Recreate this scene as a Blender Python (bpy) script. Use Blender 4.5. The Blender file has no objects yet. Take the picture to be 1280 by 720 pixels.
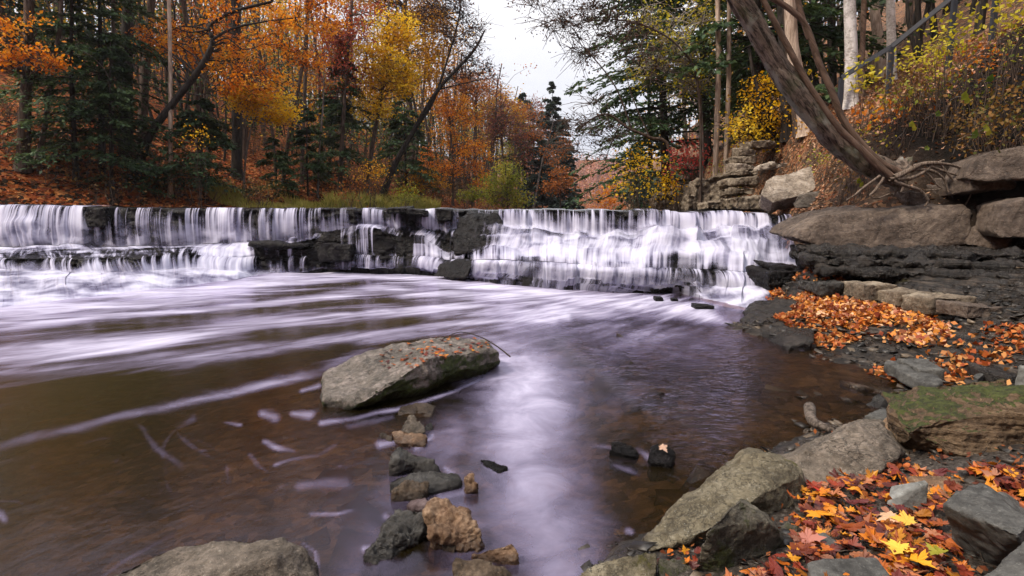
import bpy, bmesh, math, random
import numpy as np
from mathutils import Vector
R = math.radians
rng = np.random.default_rng(7)
random.seed(7)
SC = bpy.context.scene
COL = SC.collection

# ------------------------------------------------------------------ camera
FOC, EYE, PITCH = 711.1, 1.6, R(7.37)
CP, SP = math.cos(PITCH), math.sin(PITCH)
cam_d = bpy.data.cameras.new('camera'); cam = bpy.data.objects.new('camera', cam_d); COL.objects.link(cam)
cam_d.sensor_width = 36; cam_d.lens = FOC * 36 / 1280
cam_d.clip_start = .05; cam_d.clip_end = 3000
cam.location = (0, 0, EYE); cam.rotation_euler = (R(90) - PITCH, 0, 0)
SC.camera = cam

def ray(px, py):
    v = (360 - py) / FOC
    Y = CP + v * SP
    return (px - 640) / FOC / Y, (-SP + v * CP) / Y
def at(px, py, D):                 # the point seen at a pixel, D metres ahead
    a, b = ray(px, py)
    return np.array((a * D, D, EYE + b * D))
def on(px, py, z=0.0):             # the point seen at a pixel, on the level z
    a, b = ray(px, py)
    D = (z - EYE) / b
    return np.array((a * D, D, z))
def project(P):
    d = P - np.array((0, 0, EYE))
    zc = d[:, 1] * CP - d[:, 2] * SP
    yc = d[:, 1] * SP + d[:, 2] * CP
    return 640 + FOC * d[:, 0] / zc, 360 - FOC * yc / zc

# ------------------------------------------------------------------ noise
def _h(ix, iy, iz, s):
    h = (ix.astype(np.int64) * 374761393 + iy.astype(np.int64) * 668265263 + iz.astype(np.int64) * 2147483647 + s * 974634777)
    h = (h ^ (h >> 13)) * 1274126177
    h = h ^ (h >> 16)
    return (h & 0xFFFF) / 32767.5 - 1
def vn(x, y, z=None, s=0):
    x = np.asarray(x, float); y = np.asarray(y, float)
    z = np.zeros_like(x) if z is None else np.asarray(z, float)
    xi, yi, zi = np.floor(x), np.floor(y), np.floor(z)
    f = lambda t: t * t * t * (t * (t * 6 - 15) + 10)
    u, v, w = f(x - xi), f(y - yi), f(z - zi)
    o = 0
    for a in (0, 1):
        for b in (0, 1):
            for c in (0, 1):
                o = o + _h(xi + a, yi + b, zi + c, s) * (u if a else 1 - u) * (v if b else 1 - v) * (w if c else 1 - w)
    return o
def fbm(x, y, z=None, s=0, o=4):
    t, a, f = 0, 1.0, 1.0
    z = np.zeros_like(np.asarray(x, float)) if z is None else z
    for k in range(o):
        t = t + a * vn(x * f + 17.3 * k, y * f - 9.1 * k, z * f + 3.7 * k, s + k); a *= .5; f *= 2.03
    return t
def cell(x, y, s=0): return _h(np.floor(x), np.floor(y), np.zeros_like(np.floor(x)), s)
def sst(a, b, x):
    t = np.clip((x - a) / (b - a), 0, 1); return t * t * (3 - 2 * t)

# ------------------------------------------------------------------ objects
def tag(o, label=None, cat=None, group=None, kind=None):
    if label: o['label'] = label
    if cat: o['category'] = cat
    if group: o['group'] = group
    if kind: o['kind'] = kind
    return o
def mesh_obj(name, V, Fq, mat, origin=None, parent=None, smooth=True, tri=None):
    """V (n,3) world, Fq (m,4) quads or (m,3) tris, or a list of faces"""
    V = np.asarray(V, float)
    o3 = np.zeros(3) if origin is None else np.asarray(origin, float)
    me = bpy.data.meshes.new(name)
    if isinstance(Fq, list):
        me.from_pydata((V - o3).tolist(), [], Fq)
    else:
        Fq = np.asarray(Fq, np.int32); k = Fq.shape[1]
        me.vertices.add(len(V)); me.vertices.foreach_set('co', (V - o3).astype(np.float32).ravel())
        me.loops.add(Fq.size); me.loops.foreach_set('vertex_index', Fq.ravel())
        me.polygons.add(len(Fq)); me.polygons.foreach_set('loop_start', np.arange(0, Fq.size, k, dtype=np.int32))
        me.update(calc_edges=True)
    me.materials.append(mat)
    if smooth: me.polygons.foreach_set('use_smooth', np.ones(len(me.polygons), bool))
    me.update()
    o = bpy.data.objects.new(name, me); COL.objects.link(o)
    if parent is None: o.location = o3
    else: o.parent = parent
    return o
def empty(name, loc):
    o = bpy.data.objects.new(name, None); COL.objects.link(o); o.location = tuple(loc); o.empty_display_size = .2
    return o
def attr(o, name, a):
    at_ = o.data.attributes.new(name, 'FLOAT', 'POINT'); at_.data.foreach_set('value', np.asarray(a, np.float32).ravel())
def uvs(o, uv):
    l = o.data.uv_layers.new(name='UVMap'); idx = np.empty(len(o.data.loops), np.int32); o.data.loops.foreach_get('vertex_index', idx)
    l.data.foreach_set('uv', np.asarray(uv, np.float32)[idx].ravel())
def grid_faces(n, m):              # n rows, m columns
    i = np.arange((n - 1) * m).reshape(n - 1, m)[:, :-1].ravel()
    return np.stack([i, i + 1, i + m + 1, i + m], 1)

class MB:                          # gathers tubes
    def __init__(s): s.V = []; s.F = []; s.n = 0
    def add(s, V, F): s.V.append(V); s.F.append(F + s.n); s.n += len(V)
    def tubes(s, P, Rr, sides=5, ridge=0.):
        """P (M,K,3), Rr (M,K)"""
        P = np.asarray(P, float); Rr = np.asarray(Rr, float)
        if P.ndim == 2: P = P[None]; Rr = Rr[None]
        M, K, _ = P.shape
        T = np.gradient(P, axis=1); T /= np.linalg.norm(T, axis=2, keepdims=True) + 1e-9
        mean = P[:, -1] - P[:, 0]; mean /= np.linalg.norm(mean, axis=1, keepdims=True) + 1e-9
        ref = np.where(np.abs(mean[:, 2:3]) > .8, np.array([[1., 0, 0]]), np.array([[0, 0, 1.]]))[:, None, :]
        A = np.cross(T, ref); A /= np.linalg.norm(A, axis=2, keepdims=True) + 1e-9
        B = np.cross(T, A)
        th = np.arange(sides) * 2 * np.pi / sides
        if ridge:
            kk = np.arange(K)[None, :, None] * .22 + 0 * th; Rs = Rr[:, :, None] * (1 + ridge * (np.abs(vn(np.cos(th) * 3.5 + 0 * kk, np.sin(th) * 3.5 + 0 * kk, kk, 7)) - .3) * 2 + ridge * .6 * vn(np.cos(th) * 1.2 + 0 * kk, np.sin(th) * 1.2 + 0 * kk, kk * .6, 9))
        else: Rs = Rr[:, :, None]
        V = P[:, :, None, :] + Rs[..., None] * (A[:, :, None, :] * np.cos(th)[None, None, :, None] + B[:, :, None, :] * np.sin(th)[None, None, :, None])
        idx = np.arange(M * K * sides).reshape(M, K, sides)
        nx = np.roll(idx, -1, axis=2)
        F = np.stack([idx[:, :-1], nx[:, :-1], nx[:, 1:], idx[:, 1:]], -1).reshape(-1, 4)
        s.add(V.reshape(-1, 3), F)
    def build(s, name, mat, origin=None, parent=None, smooth=True):
        return mesh_obj(name, np.concatenate(s.V), np.concatenate(s.F), mat, origin, parent, smooth)

def resample(P, n):
    P = np.asarray(P, float)
    # Catmull-Rom through the points, n samples
    Q = np.vstack([2 * P[0] - P[1], P, 2 * P[-1] - P[-2]])
    t = np.linspace(0, len(P) - 1 - 1e-6, n); k = t.astype(int); f = (t - k)[:, None]
    a, b, c, d = Q[k], Q[k + 1], Q[k + 2], Q[k + 3]
    return .5 * (2 * b + (c - a) * f + (2 * a - 5 * b + 4 * c - d) * f ** 2 + (3 * b - a - 3 * c + d) * f ** 3)

# ------------------------------------------------------------------ materials
def newmat(name):
    m = bpy.data.materials.new(name); m.use_nodes = True
    nt = m.node_tree; nt.nodes.clear()
    out = nt.nodes.new('ShaderNodeOutputMaterial')
    return m, nt, out
class NT:
    def __init__(s, nt): s.nt = nt
    def n(s, t, **k):
        x = s.nt.nodes.new(t)
        ins = k.pop('ins', {})
        for a, b in k.items(): setattr(x, a, b)
        for a, b in ins.items():
            if isinstance(b, bpy.types.NodeSocket): s.nt.links.new(b, x.inputs[a])
            else: x.inputs[a].default_value = b
        return x
    def math(s, op, a, b=None, c=None, clamp=False):
        x = s.nt.nodes.new('ShaderNodeMath'); x.operation = op; x.use_clamp = clamp
        for i, v in enumerate((a, b, c)):
            if v is None: continue
            if isinstance(v, bpy.types.NodeSocket): s.nt.links.new(v, x.inputs[i])
            else: x.inputs[i].default_value = v
        return x.outputs[0]
    def ramp(s, fac, stops, interp='LINEAR'):
        x = s.nt.nodes.new('ShaderNodeValToRGB'); e = x.color_ramp; e.interpolation = interp
        while len(e.elements) < len(stops): e.elements.new(.5)
        for el, (p, c) in zip(e.elements, stops): el.position = p; el.color = (*c, 1) if len(c) == 3 else c
        s.nt.links.new(fac, x.inputs[0]); return x.outputs[0]
    def mix(s, fac, a, b, blend='MIX'):
        x = s.nt.nodes.new('ShaderNodeMix'); x.data_type = 'RGBA'; x.blend_type = blend
        for i, v in ((0, fac), (6, a), (7, b)):
            if isinstance(v, bpy.types.NodeSocket): s.nt.links.new(v, x.inputs[i])
            elif i == 0: x.inputs[0].default_value = v
            else: x.inputs[i].default_value = (*v, 1)
        return x.outputs[2]
    def noise(s, vec, scale, detail=4, rough=.55, dist=0):
        x = s.n('ShaderNodeTexNoise', ins={'Scale': scale, 'Detail': detail, 'Roughness': rough, 'Distortion': dist})
        if vec is not None: s.nt.links.new(vec, x.inputs['Vector'])
        return x.outputs[0]
    def rng(s, v, a, b, c=0., d=1., smooth=True):
        x = s.n('ShaderNodeMapRange', interpolation_type='SMOOTHSTEP' if smooth else 'LINEAR', ins={'From Min': a, 'From Max': b, 'To Min': c, 'To Max': d})
        s.nt.links.new(v, x.inputs[0]); return x.outputs[0]
    def scale(s, vec, sc, rot=(0, 0, 0)):
        x = s.n('ShaderNodeMapping'); x.inputs['Scale'].default_value = sc; x.inputs['Rotation'].default_value = rot
        s.nt.links.new(vec, x.inputs[0]); return x.outputs[0]
    def mixs(s, fac, a, b):
        x = s.nt.nodes.new('ShaderNodeMixShader')
        if isinstance(fac, bpy.types.NodeSocket): s.nt.links.new(fac, x.inputs[0])
        else: x.inputs[0].default_value = fac
        s.nt.links.new(a, x.inputs[1]); s.nt.links.new(b, x.inputs[2]); return x.outputs[0]
    def bump(s, h, strength=.5, dist=.02):
        x = s.n('ShaderNodeBump', ins={'Strength': strength, 'Distance': dist}); s.nt.links.new(h, x.inputs['Height']); return x.outputs[0]
    def link(s, a, b): s.nt.links.new(a, b)

def rock_mat(name, cols, rough=.75, moss=0., mosscol=(.05, .06, .012), strata=0., crack=.6, scale=1., lichen=0., bump=.9, wet=None, mossup=0.):
    """cols: 3 colours dark..light; moss 0..1 cover; strata 0..1 layered bands"""
    m, nt, out = newmat(name); g = NT(nt)
    tc = g.n('ShaderNodeTexCoord'); oi = g.n('ShaderNodeObjectInfo')
    off = g.n('ShaderNodeVectorMath', operation='MULTIPLY_ADD'); g.link(oi.outputs['Random'], off.inputs[0]); off.inputs[1].default_value = (37, 19, 11)
    g.link(tc.outputs['Object'], off.inputs[2])
    v = off.outputs[0]
    n1 = g.noise(v, 2.2 * scale, 6, .6, .4); n2 = g.noise(v, 11 * scale, 6, .65); n3 = g.noise(v, 60 * scale, 4, .7)
    n2 = g.rng(n2, .28, .72, smooth=False); n1 = g.rng(n1, .25, .75, smooth=False); n3 = g.rng(n3, .3, .7, smooth=False)
    st = g.noise(g.scale(v, (1.2 * scale, 1.2 * scale, 38 * scale)), 1.0, 4, .6, .3)
    f = g.math('ADD', g.math('MULTIPLY', n1, .55), g.math('MULTIPLY', n2, .45))
    if strata: f = g.math('ADD', g.math('MULTIPLY', f, 1 - .5 * strata), g.math('MULTIPLY', st, .5 * strata))
    c = g.ramp(f, [(.26, cols[0]), (.5, cols[1]), (.74, cols[2])])
    c = g.mix(g.rng(g.noise(v, 5 * scale, 5, .7), .5, .72, 0, .55), c, tuple(x * .45 for x in cols[0]))
    c = g.mix(g.rng(n3, .3, .7), c, g.mix(.45, c, (0.5, .5, .5), 'OVERLAY'))
    vo = g.n('ShaderNodeTexVoronoi', feature='DISTANCE_TO_EDGE', ins={'Scale': 3.2 * scale})
    vd = g.n('ShaderNodeVectorMath', operation='MULTIPLY_ADD'); g.link(g.n('ShaderNodeTexNoise', ins={'Scale': 4 * scale, 'Detail': 5}).outputs[1], vd.inputs[0])
    vd.inputs[1].default_value = (.5, .5, .5); g.link(v, vd.inputs[2]); g.link(vd.outputs[0], vo.inputs['Vector'])
    ck = g.rng(vo.outputs[0], 0, .045)                      # cracks: 0 in the crack
    ckm = g.math('MAXIMUM', ck, g.rng(g.noise(v, 1.3 * scale, 2), .42, .6))
    c = g.mix(g.math('MULTIPLY', g.math('SUBTRACT', 1., ckm), crack), c, tuple(x * .35 for x in cols[0]))
    vo2 = g.n('ShaderNodeTexVoronoi', feature='DISTANCE_TO_EDGE', ins={'Scale': 9. * scale}); g.link(g.scale(vd.outputs[0], (1, 1, 1.8)), vo2.inputs['Vector'])
    ck2 = g.math('MAXIMUM', g.rng(vo2.outputs[0], 0, .07), g.rng(g.noise(v, 2.1 * scale, 3), .44, .56))
    c = g.mix(g.math('MULTIPLY', g.math('SUBTRACT', 1., ck2), crack * .7), c, tuple(x * .4 for x in cols[0]))
    ckm = g.math('MULTIPLY', ckm, g.math('ADD', .5, g.math('MULTIPLY', ck2, .5)))
    c = g.mix(g.rng(g.noise(v, 24 * scale, 5, .75), .56, .66, 0, .5), c, tuple(min(1, x * 1.35) for x in cols[2]))
    if lichen:
        lm = g.math('MULTIPLY', g.rng(g.noise(v, 30 * scale, 5, .7), .6, .68), lichen)
        c = g.mix(lm, c, (.42, .42, .36))
    geo = g.n('ShaderNodeNewGeometry')
    sep = g.n('ShaderNodeSeparateXYZ'); g.link(geo.outputs['Normal'], sep.inputs[0])
    h = g.math('ADD', g.math('MULTIPLY', n2, .6), g.math('ADD', g.math('MULTIPLY', n3, .25), g.math('MULTIPLY', ckm, .3)))
    if strata: h = g.math('ADD', h, g.math('MULTIPLY', st, strata))
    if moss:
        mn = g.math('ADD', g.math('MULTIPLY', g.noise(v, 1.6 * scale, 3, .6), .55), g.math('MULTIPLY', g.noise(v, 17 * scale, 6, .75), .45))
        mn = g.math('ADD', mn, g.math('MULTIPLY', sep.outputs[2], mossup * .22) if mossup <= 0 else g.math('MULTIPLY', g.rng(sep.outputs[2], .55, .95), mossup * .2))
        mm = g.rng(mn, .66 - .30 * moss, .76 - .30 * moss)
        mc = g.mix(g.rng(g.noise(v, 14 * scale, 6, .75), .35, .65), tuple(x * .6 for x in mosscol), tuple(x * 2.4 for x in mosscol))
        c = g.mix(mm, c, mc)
        h = g.math('ADD', h, g.math('MULTIPLY', mm, g.noise(v, 90 * scale, 3)))
    spw = g.n('ShaderNodeSeparateXYZ'); g.link(geo.outputs['Position'], spw.inputs[0])
    wb = g.rng(g.math('ADD', spw.outputs[2], g.math('MULTIPLY', n1, -.05)), .035, -.005)      # wet band at the water line
    c = g.mix(wb, c, g.mix(1., c, (.38, .36, .36), 'MULTIPLY'))
    p = g.n('ShaderNodeBsdfPrincipled', ins={'Roughness': rough})
    g.link(g.math('SUBTRACT', rough, g.math('MULTIPLY', wb, rough - .2)), p.inputs['Roughness'])
    g.link(c, p.inputs['Base Color'])
    p.inputs['Specular IOR Level'].default_value = .35
    if wet is not None:
        if cols[1][0] < .01: p.inputs['Specular IOR Level'].default_value = .18
        r = g.rng(n1, .3, .7, wet, rough); g.link(r, p.inputs['Roughness'])
    g.link(g.bump(h, bump, .03 / scale), p.inputs['Normal'])
    g.link(p.outputs[0], out.inputs[0]); return m

def leaf_mat(name, cols, trans=.4, clump=.5, cscale=.7, rough=.6):
    m, nt, out = newmat(name); g = NT(nt)
    geo = g.n('ShaderNodeNewGeometry')
    r = geo.outputs['Random Per Island']
    n = g.rng(g.noise(geo.outputs['Position'], cscale, 2), .33, .67)
    f = g.math('ADD', g.math('MULTIPLY', r, 1 - clump), g.math('MULTIPLY', n, clump))
    k = len(cols)
    c = g.ramp(f, [(i / max(1, k - 1) * .84 + .08, cc) for i, cc in enumerate(cols)])
    d = g.n('ShaderNodeBsdfPrincipled', ins={'Roughness': rough}); d.inputs['Specular IOR Level'].default_value = .2
    t = g.n('ShaderNodeBsdfTranslucent')
    g.link(c, d.inputs['Base Color']); g.link(g.mix(.55, c, g.mix(1., c, (1, .8, .35), 'MULTIPLY')), t.inputs[0])
    g.link(g.mixs(trans, d.outputs[0], t.outputs[0]), out.inputs[0]); return m

def bark_mat(name, a, b, scale=1., pale=None, moss=0., stretch=.16, lean=0.):
    m, nt, out = newmat(name); g = NT(nt)
    geo = g.n('ShaderNodeNewGeometry'); v = geo.outputs['Position']
    st = g.scale(g.scale(v, (1, 1, 1), (0, R(lean), 0)), (9 * scale, 9 * scale, 9 * scale * stretch))
    n1 = g.noise(st, 1.6, 5, .65, .6); n2 = g.noise(v, 3.0, 4, .6)
    c = g.ramp(n1, [(.38, a), (.58, b)])
    if pale:
        c = g.mix(g.rng(n2, .5, .62, 0, .8), c, pale)
    if moss:
        c = g.mix(g.rng(g.noise(v, 2.3, 5), .5, .62, 0, moss), c, (.06, .075, .03))
    p = g.n('ShaderNodeBsdfPrincipled', ins={'Roughness': .85}); p.inputs['Specular IOR Level'].default_value = .2
    g.link(c, p.inputs['Base Color']); g.link(g.bump(n1, .9, .03), p.inputs['Normal'])
    g.link(p.outputs[0], out.inputs[0]); return m

def litter_mat(name, stops, soil=(.02, .012, .007), cover=.5):
    """forest floor: leaf-sized cells of mixed colours over dark soil"""
    m, nt, out = newmat(name); g = NT(nt)
    geo = g.n('ShaderNodeNewGeometry'); v = geo.outputs['Position']
    vo = g.n('ShaderNodeTexVoronoi', ins={'Scale': 7.}); g.link(v, vo.inputs['Vector'])
    sp = g.n('ShaderNodeSeparateColor'); g.link(vo.outputs['Color'], sp.inputs[0])
    c = g.ramp(sp.outputs[0], stops)
    mk = g.math('ADD', g.math('MULTIPLY', g.noise(v, .9, 5, .6), .6), g.math('MULTIPLY', sp.outputs[1], .4))
    c = g.mix(g.rng(mk, cover - .08, cover + .06), soil, c)
    p = g.n('ShaderNodeBsdfPrincipled', ins={'Roughness': .9}); g.link(c, p.inputs['Base Color']); p.inputs['Specular IOR Level'].default_value = .1
    h = g.math('ADD', g.noise(v, 9, 5, .7), g.math('MULTIPLY', sp.outputs[2], .6))
    g.link(g.bump(h, .9, .1), p.inputs['Normal'])
    g.link(p.outputs[0], out.inputs[0]); return m

M = {}
M['sand'] = rock_mat('sandstone', [(.075, .055, .038), (.16, .125, .09), (.29, .24, .18)], moss=.12, crack=.5, strata=.2)
M['sandwarm'] = rock_mat('warm_sandstone', [(.10, .055, .03), (.21, .125, .07), (.32, .22, .14)], crack=.5, scale=2.)
M['slab'] = rock_mat('caprock', [(.045, .032, .025), (.095, .07, .055), (.18, .14, .11)], crack=.3, strata=.3, scale=.9, bump=.8)
M['pale'] = rock_mat('pale_slab', [(.15, .115, .085), (.28, .23, .18), (.43, .37, .31)], crack=.5, strata=.2, lichen=.3)
M['shale'] = rock_mat('wet_shale', [(.004, .0034, .003), (.013, .0105, .009), (.055, .043, .035)], rough=.55, strata=1., scale=1.3, wet=.18, crack=.3)
M['wet'] = rock_mat('wet_black_rock', [(.003, .0027, .0027), (.008, .007, .0075), (.02, .017, .018)], rough=.55, strata=.5, wet=.22, crack=.4)
M['tanboulder'] = rock_mat('tan_boulder', [(.062, .05, .03), (.125, .105, .066), (.21, .185, .13)], moss=.3, mosscol=(.05, .045, .010), crack=.75, strata=.3, scale=2.2, lichen=.5, bump=1.)
M['mossboulder'] = rock_mat('mossy_boulder', [(.03, .026, .02), (.075, .066, .05), (.15, .135, .10)], moss=.5, mosscol=(.022, .025, .005), crack=.5, scale=2.4, lichen=.2)
M['mossbig'] = rock_mat('moss_coat', [(.035, .022, .012), (.10, .064, .036), (.19, .13, .078)], moss=.26, mosscol=(.026, .031, .005), strata=1., crack=.3, scale=1.7, mossup=1.3)
M['greyslab'] = rock_mat('grey_brown_slab', [(.06, .048, .036), (.125, .102, .08), (.22, .18, .145)], moss=.15, crack=.75, strata=.3, scale=2., lichen=.3, bump=1.)
M['blue'] = rock_mat('blue_grey_stone', [(.034, .033, .031), (.066, .065, .061), (.115, .113, .105)], crack=.35, scale=2.4, bump=.7, lichen=.15)
M['bluepale'] = rock_mat('pale_grey_stone', [(.09, .092, .086), (.15, .152, .145), (.23, .235, .225)], crack=.15, scale=2.5, bump=.4)
M['brownstone'] = rock_mat('brown_wet_stone', [(.03, .02, .012), (.075, .05, .03), (.14, .10, .065)], rough=.55, moss=.25, mosscol=(.03, .028, .008), scale=4., wet=.25)
M['orangestone'] = rock_mat('orange_stone', [(.075, .034, .014), (.155, .092, .052), (.26, .175, .11)], scale=5., rough=.6, crack=.6)
M['dark'] = rock_mat('dark_wet_stone', [(.012, .011, .010), (.032, .03, .027), (.075, .07, .063)], rough=.5, wet=.2, scale=4., crack=.5, strata=.3)
M['purple'] = rock_mat('plum_stone', [(.05, .03, .03), (.09, .06, .06), (.14, .1, .1)], rough=.5, wet=.3, scale=4.)
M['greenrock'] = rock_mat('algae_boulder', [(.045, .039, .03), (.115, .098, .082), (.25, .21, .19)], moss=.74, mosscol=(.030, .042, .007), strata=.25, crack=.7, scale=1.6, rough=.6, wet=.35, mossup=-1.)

# ------------------------------------------------------------------ sky, sun
world = bpy.data.worlds.new('World'); SC.world = world; world.use_nodes = True
nt = world.node_tree; nt.nodes.clear(); g = NT(nt)
SUN_EL, SUN_AZ = 50, 248          # azimuth: degrees clockwise from +Y of where the light comes from
wo = nt.nodes.new('ShaderNodeOutputWorld'); bg = nt.nodes.new('ShaderNodeBackground')
sky = nt.nodes.new('ShaderNodeTexSky'); sky.sky_type = 'NISHITA'; sky.sun_disc = False
sky.sun_elevation = R(SUN_EL); sky.sun_rotation = R(SUN_AZ); sky.dust_density = 4; sky.ozone_density = 1
tcw = nt.nodes.new('ShaderNodeTexCoord')
cl = g.noise(g.scale(tcw.outputs['Generated'], (1, 1, 2.2)), 2.6, 5, .55, .3)
cloud = g.ramp(cl, [(.35, (8.4, 8.6, 9.8)), (.6, (10.9, 10.7, 10.9))])
swz = g.n('ShaderNodeSeparateXYZ'); g.link(tcw.outputs['Generated'], swz.inputs[0])
zz_ = g.math('MAXIMUM', swz.outputs[2], 0.)
grad = g.math('ADD', .56, g.math('MULTIPLY', g.math('POWER', zz_, 1.7), .9))      # overcast: the zenith is brighter than the horizon
vm = g.n('ShaderNodeVectorMath', operation='SCALE'); g.link(cloud, vm.inputs[0]); g.link(grad, vm.inputs['Scale']); cloud = vm.outputs[0]
g.link(g.mix(.86, sky.outputs[0], cloud), bg.inputs[0]); bg.inputs[1].default_value = .054
g.link(bg.outputs[0], wo.inputs[0])
sun_d = bpy.data.lights.new('sun', 'SUN'); sun = bpy.data.objects.new('sun', sun_d); COL.objects.link(sun)
sun_d.energy = 1.5; sun_d.angle = R(10); sun_d.color = (1, .88, .72)
az, el = R(SUN_AZ), R(SUN_EL)
sd = Vector((math.sin(az) * math.cos(el), math.cos(az) * math.cos(el), math.sin(el)))
sun.rotation_euler = sd.to_track_quat('Z', 'Y').to_euler(); sun.location = (0, -5, 30)
SC.view_settings.view_transform = 'Standard'; SC.view_settings.look = 'None'
SC.view_settings.exposure = 1.64; SC.view_settings.gamma = 1
SC.view_settings.use_curve_mapping = False
cy = SC.cycles
cy.max_bounces = 7; cy.diffuse_bounces = 3; cy.glossy_bounces = 3; cy.transmission_bounces = 4; cy.transparent_max_bounces = 24
cy.use_denoising = True; cy.sample_clamp_indirect = 6; cy.caustics_reflective = False; cy.caustics_refractive = False

# ------------------------------------------------------------------ lower ground: creek bed and the right-hand shelf in one sheet
def tps(pts, lam=.004):
    pts = np.array(pts, float); P, z = pts[:, :2], pts[:, 2]; n = len(P)
    U = lambda r2: .5 * r2 * np.log(r2 + 1e-9)
    d2 = ((P[:, None] - P[None]) ** 2).sum(-1)
    A = np.zeros((n + 3, n + 3)); A[:n, :n] = U(d2) + lam * np.eye(n); A[:n, n] = 1; A[:n, n + 1:] = P; A[n, :n] = 1; A[n + 1:, :n] = P.T
    w = np.linalg.solve(A, np.concatenate([z, np.zeros(3)]))
    def f(x, y):
        x = np.asarray(x, float); y = np.asarray(y, float); o = w[n] + w[n + 1] * x + w[n + 2] * y
        for (a, b), c in zip(P, w[:n]): o = o + c * U((x - a) ** 2 + (y - b) ** 2)
        return o
    return f
cp = []
for px, py in ((700, 745), (850, 655), (955, 585), (1010, 548), (1060, 528), (1130, 503), (1100, 487), (1060, 465), (1010, 441), (960, 424), (930, 400)):
    cp.append(on(px, py, 0.0))
for px, py, z in ((1280, 700, .3), (1100, 640, .2), (900, 715, .10), (1200, 605, .27), (1060, 600, .16), (1280, 600, .36), (1160, 530, .1), (1280, 500, .3),
                  (1010, 690, .17), (1150, 710, .22), (990, 372, .27), (1000, 398, .2), (1040, 422, .1), (1060, 380, .33), (1140, 430, .2), (1150, 402, .31), (1200, 470, .12), (1250, 455, .25),
                  (1270, 430, .35), (1060, 362, .42), (1150, 380, .42), (1230, 397, .46), (1280, 400, .52), (1020, 345, .52), (1100, 340, .7), (1200, 340, .74),
                  (1280, 350, .78), (1040, 322, .92), (1150, 322, .96), (1280, 322, 1.0), (1380, 360, .8), (1400, 440, .4),
                  (800, 500, -.10), (900, 470, -.08), (950, 540, -.07), (850, 560, -.09), (760, 430, -.10), (820, 420, -.08), (600, 600, -.16), (700, 640, -.14), (700, 520, -.22), (520, 560, -.13), (480, 680, -.12), (300, 600, -.2),
                  (150, 680, -.26), (100, 560, -.4), (400, 500, -.2), (600, 440, -.4), (300, 430, -.5), (600, 380, -.5), (0, 450, -.5), (-200, 430, -.5), (-300, 600, -.5), (880, 405, -.2)):
    cp.append(on(px, py, z))
for p in ((6.6, 10.4, 1.2), (9.2, 9.8, 1.3), (11, 7, 1.4), (6.2, 13.4, .4), (3, 1, .3), (1.2, .8, .15), (4, 2.2, .55), (6, 3, .9), (9, 4, 1.2), (0, 0, -.1), (-4, 0, -.5), (2, -2, .3), (8, 0, 1.2), (14, 10, 1.5), (14, 0, 1.6),
          (-6, 16, -.5), (2, 16, -.3), (-14, 12, -.5), (-16, 2, -.5), (-16, -3, -.5), (3.6, 11.5, -.2), (4.6, 10.9, .0), (5.5, 11.4, .2), (5.8, 12.4, .3), (5.9, 10.3, .7)):
    cp.append(p)
bank0 = tps(cp)
def bank_h(x, y, fine=True):
    z = bank0(x, y)
    n = fbm(x * .9, y * .9, s=3, o=4) * .05 + fbm(x * 4, y * 4, s=9, o=3) * .018
    far = sst(3.6, 5.0, y) * sst(2.2, 3.2, x)
    zz = z + n * (.5 + .5 * sst(-.05, .1, z))
    # layered ledges on the shelf and the cliff under the caprock
    h = .055
    t = (zz + .04 * vn(x * .5, y * .5, s=4) + .02 * x - .012 * y) / h
    fr = t - np.floor(t)
    st = (np.floor(t) + sst(.35, .62, fr)) * h - (.04 * vn(x * .5, y * .5, s=4) + .02 * x - .012 * y)
    zz = zz + (st - zz) * .95 * far * sst(.0, .06, zz)
    return zz + vn(x * 19, y * 19, s=5) * .006 + vn(x * 9, y * 9, s=6) * .01
def axis(segs):
    o = []
    for a, b, s in segs: o += list(np.arange(a, b, s))
    return np.array(o + [segs[-1][1]])
gx = axis([(-24, -2, .4), (-2, 0, .1), (0, 2.6, .045), (2.6, 8, .024), (8, 16, .3)]); gy = axis([(-5, 1.2, .3), (1.2, 4, .045), (4, 10.2, .024), (10.2, 18, .25)])
GX, GY = np.meshgrid(gx, gy)
GZ = bank_h(GX, GY)

m, nt, out = newmat('creek_ground'); g = NT(nt)
geo = g.n('ShaderNodeNewGeometry'); v = geo.outputs['Position']; sp = g.n('ShaderNodeSeparateXYZ'); g.link(v, sp.inputs[0])
peb = g.n('ShaderNodeTexVoronoi', ins={'Scale': 16.}); g.link(v, peb.inputs['Vector'])
pc = g.n('ShaderNodeSeparateColor'); g.link(peb.outputs['Color'], pc.inputs[0])
bed = g.ramp(g.math('ADD', g.math('MULTIPLY', g.noise(v, 2.2, 6, .65), .7), g.math('MULTIPLY', pc.outputs[0], .3)), [(.34, (.011, .0075, .005)), (.5, (.036, .025, .017)), (.68, (.11, .08, .056))])
sh1 = g.noise(g.scale(v, (1.5, 1.5, 26)), 1.6, 5, .65, .4); sh2 = g.noise(v, 7, 6, .7)
shale = g.ramp(g.math('ADD', g.math('MULTIPLY', sh1, .55), g.math('MULTIPLY', sh2, .45)), [(.38, (.0035, .0028, .0024)), (.5, (.0135, .0105, .0085)), (.64, (.07, .054, .042))])
c = g.mix(g.rng(sp.outputs[2], -.03, .015), bed, shale)
c = g.mix(g.math('MULTIPLY', g.rng(g.noise(v, 1.7, 5), .58, .68), g.rng(sp.outputs[2], .2, .4, 0, .6)), c, (.03, .028, .008))
c = g.mix(g.math('MULTIPLY', g.rng(sp.outputs[1], 4.3, 3.6), g.rng(sp.outputs[2], .02, .1)), c, g.ramp(g.noise(v, 40, 4, .7), [(.35, (.012, .009, .007)), (.55, (.04, .032, .026)), (.7, (.12, .105, .09))]))
p = g.n('ShaderNodeBsdfPrincipled', ins={'Roughness': .6}); g.link(c, p.inputs['Base Color']); p.inputs['Specular IOR Level'].default_value = .27
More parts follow.
